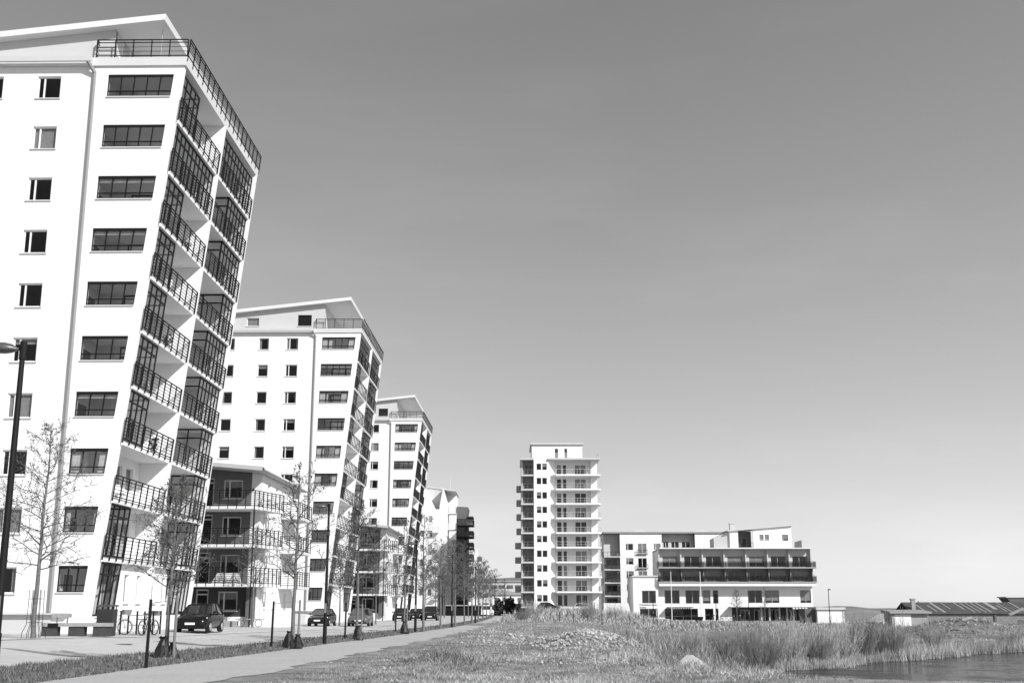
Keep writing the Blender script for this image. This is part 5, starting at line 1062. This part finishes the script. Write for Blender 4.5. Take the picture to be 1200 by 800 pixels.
leafy(-2.6, 236, 1.2, 3.2, 1, 'dark evergreen bush right of the carport'); leafy(-.4, 240, 1.3, 3.6, 2, 'dark evergreen bush at the end of the path'); leafy(1.6, 232, .9, 2.4, 3, 'small dark evergreen bush at the left foot of the slim tower')
# stones
def rock(b, c, s_, rn, flat=1.0):
    vs = []
    for th in (0.25, 1.0, 1.9, 2.8):
        for k in range(6): a = k * math.pi / 3 + th; q = s_ * rn.uniform(.65, 1.15); vs.append((c[0] + q * math.sin(th) * math.cos(a) * rn.uniform(.8, 1.3), c[1] + q * math.sin(th) * math.sin(a), c[2] + q * flat * math.cos(th)))
    fs = [(i * 6 + j, (i + 1) * 6 + j, (i + 1) * 6 + (j + 1) % 6, i * 6 + (j + 1) % 6) for i in range(3) for j in range(6)] + [tuple(range(6)), tuple(range(23, 17, -1))]
    b.add(vs, fs)
STONE = mat('broken_stone', .36, .9, .6, 4.5, bump=.2, bscale=14)
def rubble(name, cx, cy, rx_, ry_, n, smin, smax, seed, m, lab=None):
    rn = random.Random(seed); b = MB()
    for i in range(n):
        a = rn.uniform(0, 6.28); q = rn.random() ** .6; px, py = cx + rx_ * q * math.cos(a), cy + ry_ * q * math.sin(a); s_ = rn.uniform(smin, smax) * (1.3 - .5 * q); rock(b, (px, py, Hs(px, py) + s_ * .3), s_, rn, .7)
    o = b.build(name, m); o['kind'] = 'stuff'; return o
rubble('rubble_stones', 3.3, 48.5, 2.6, 3.8, 800, .03, .10, 1, STONE)
rubble('rubble_stones', 36.8, 97, 6.0, 4.5, 700, .03, .12, 2, mat('mixed_debris', .28, .9, .5, 1.5))
rubble('rubble_stones', .8, 66, 3.5, 5, 260, .03, .09, 3, STONE)
rubble('shore_stones', 13.6, 49.2, .9, .5, 40, .05, .12, 4, STONE)
rubble('shore_stones', 10.0, 44.2, .7, .4, 22, .08, .16, 5, STONE)
rubble('scattered_stones', 2, 36, 8, 7, 220, .015, .05, 6, STONE)
rubble('rubble_stones', -.4, 54, 2.2, 6, 260, .02, .07, 8, STONE)
rubble('scattered_stones', 4, 40, 9, 12, 420, .012, .045, 9, mat('dark_clod', .1, .95, .4, 5))
rubble('rubble_stones', 8.5, 62, 4.5, 6, 200, .03, .09, 7, STONE)
b = MB(); rn = random.Random(5); z = Hs(6.0, 41.3)
b.hexa([(-.75, -.3, -.2), (.7, -.35, -.2), (.95, .5, -.2), (-.6, .6, -.2), (-.10, -.05, .27), (.1, -.1, .29), (.16, .2, .27), (-.08, .2, .27)])
o = b.build('boulder', mat('pale_boulder', .45, .9, .15, 3, bump=.3, bscale=8), None, loc=(6.0, 41.3, z + .02)); tag(o, 'pale pointed boulder standing at the edge of the tall weeds', 'boulder')
b = MB(); b.tube((35.0, 94, .55), (35.7, 93.7, .75), .15, n=14); tag(b.build('concrete_pipe', CONC), 'short concrete pipe lying on the debris mound', 'pipe')
b = MB(); b.hexa([(39.6, 96, .9), (40.6, 95.6, 1.4), (40.6, 95.9, 1.4), (39.6, 96.3, .9), (39.5, 96, 1.05), (40.5, 95.6, 1.55), (40.5, 95.9, 1.55), (39.5, 96.3, 1.05)]); tag(b.build('broken_slab', CONC), 'tilted broken concrete slab on top of the debris mound', 'slab')
# fence of thin posts in front of the terrace building
T = tag(empty('wire_fence', (0, 0, 0)), 'thin wire fence on dark posts across the field before the white buildings', 'fence')
px_ = []
for i in range(12):
    x = 5.0 + i * 1.55; y = 128 + i * .6; z = Hs(x, y); px_.append((x, y, z)); b = MB(); b.tube((x, y, z - .1), (x, y, z + 1.15), .035, n=6, cap=True); b.build('post', DARKM, T)
for zz in (.5, 1.05):
    b = MB()
    for p, q in zip(px_[:-1], px_[1:]): b.tube((p[0], p[1], p[2] + zz), (q[0], q[1], q[2] + zz), .012, n=4)
    b.build('wire', GREYM, T)
# thin leafless saplings in the field
SAP = shrub_mesh(31, 4, 1.5, .22, .014)
for x, y, s_, lab in ((1.0, 52, .9, 'thin leafless sapling left of the rubble heap'), (-1.6, 36.5, .62, 'thin leafless sapling in the weeds beside the path')):
    T = tag(empty('sapling', (x, y, Hs(x, y) - .05), .4), lab, 'sapling', 'leafless saplings in the field'); T.scale = (s_, s_, s_)
    o = bpy.data.objects.new('stems', SAP); C.objects.link(o); o.parent = T

# things left out on the balconies of the nearest tower
def pot(x, y, z, lab, seed):
    g = random.Random(seed); T = tag(empty('potted_plant', (x, y, z)), lab, 'potted plant', 'potted plants on balconies')
    b = MB(); b.tube((0, 0, 0), (0, 0, .32), .13, .18, n=10, cap=True); b.build('pot', MGREY, T); b = MB()
    for i in range(60):
        a = g.uniform(0, 6.28); r = g.uniform(.05, .3); p = Vector((math.cos(a) * r, math.sin(a) * r, g.uniform(.4, 1.0))); b.tube((0, 0, .3), p, .006, .004, n=3); q = Vector((g.uniform(-1, 1), g.uniform(-1, 1), g.uniform(-1, 1))).normalized() * .09; e = q.orthogonal().normalized() * .05; b.add([p - q, p + e, p + q, p - e], [(0, 1, 2, 3)])
    b.build('foliage', mat('dark_leaf', .035, .6), T)
def chair(x, y, z, rz, lab):
    T = tag(empty('balcony_chair', (x, y, z), rz), lab, 'chair', 'chairs on balconies')
    b = MB(); b.box(-.24, .24, -.24, .24, .42, .47); b.build('seat', OFFW, T); b = MB(); b.hexa([(-.24, .22, .47), (.24, .22, .47), (.24, .26, .47), (-.24, .26, .47), (-.24, .32, .95), (.24, .32, .95), (.24, .36, .95), (-.24, .36, .95)]); b.build('backrest', OFFW, T)
    for sx in (-.21, .21):
        for sy in (-.21, .21): b = MB(); b.tube((sx, sy, 0), (sx, sy, .42), .016, n=5); b.build('leg', GREYM, T)
words = {2: 'third', 3: 'fourth', 4: 'fifth', 5: 'sixth', 6: 'seventh', 7: 'eighth', 9: 'top'}
for k, yy in ((2, 61.2), (4, 63.2), (6, 62.9), (9, 63.6)): chair(-22.14 + xr(Zk(k)) - .55, yy, Zk(k), .6 * k, 'white chair on the %s balcony up the near side of the nearest tower' % words[k])
for k, yy in ((3, 64.6), (5, 63.9), (7, 64.4)): pot(-22.14 + xr(Zk(k)) - .35, yy, Zk(k), 'potted plant by the rail of the %s balcony up the nearest tower' % words[k], k)
chair(-21.4, 58.8, 30.06, 2.5, 'pale chair at the corner of the nearest roof terrace')

# drain covers let into the road
IRON = mat('cast_iron', .09, .6, .2, 6)
for x, y, lab in ((-15.2, 47.5, 'round iron drain cover on the road near the left edge'), (-11.6, 58.5, 'round iron drain cover on the road in front of the hatchback'), (-9.6, 84, 'round iron drain cover farther up the road')):
    b = MB(); z = (Hs(x, y) if x < -12.5 else 0) + .008; b.tube((x, y, z), (x, y, z + .012), .36, n=24, cap=True); tag(b.build('drain_cover', IRON), lab, 'drain cover', 'drain covers in the road')
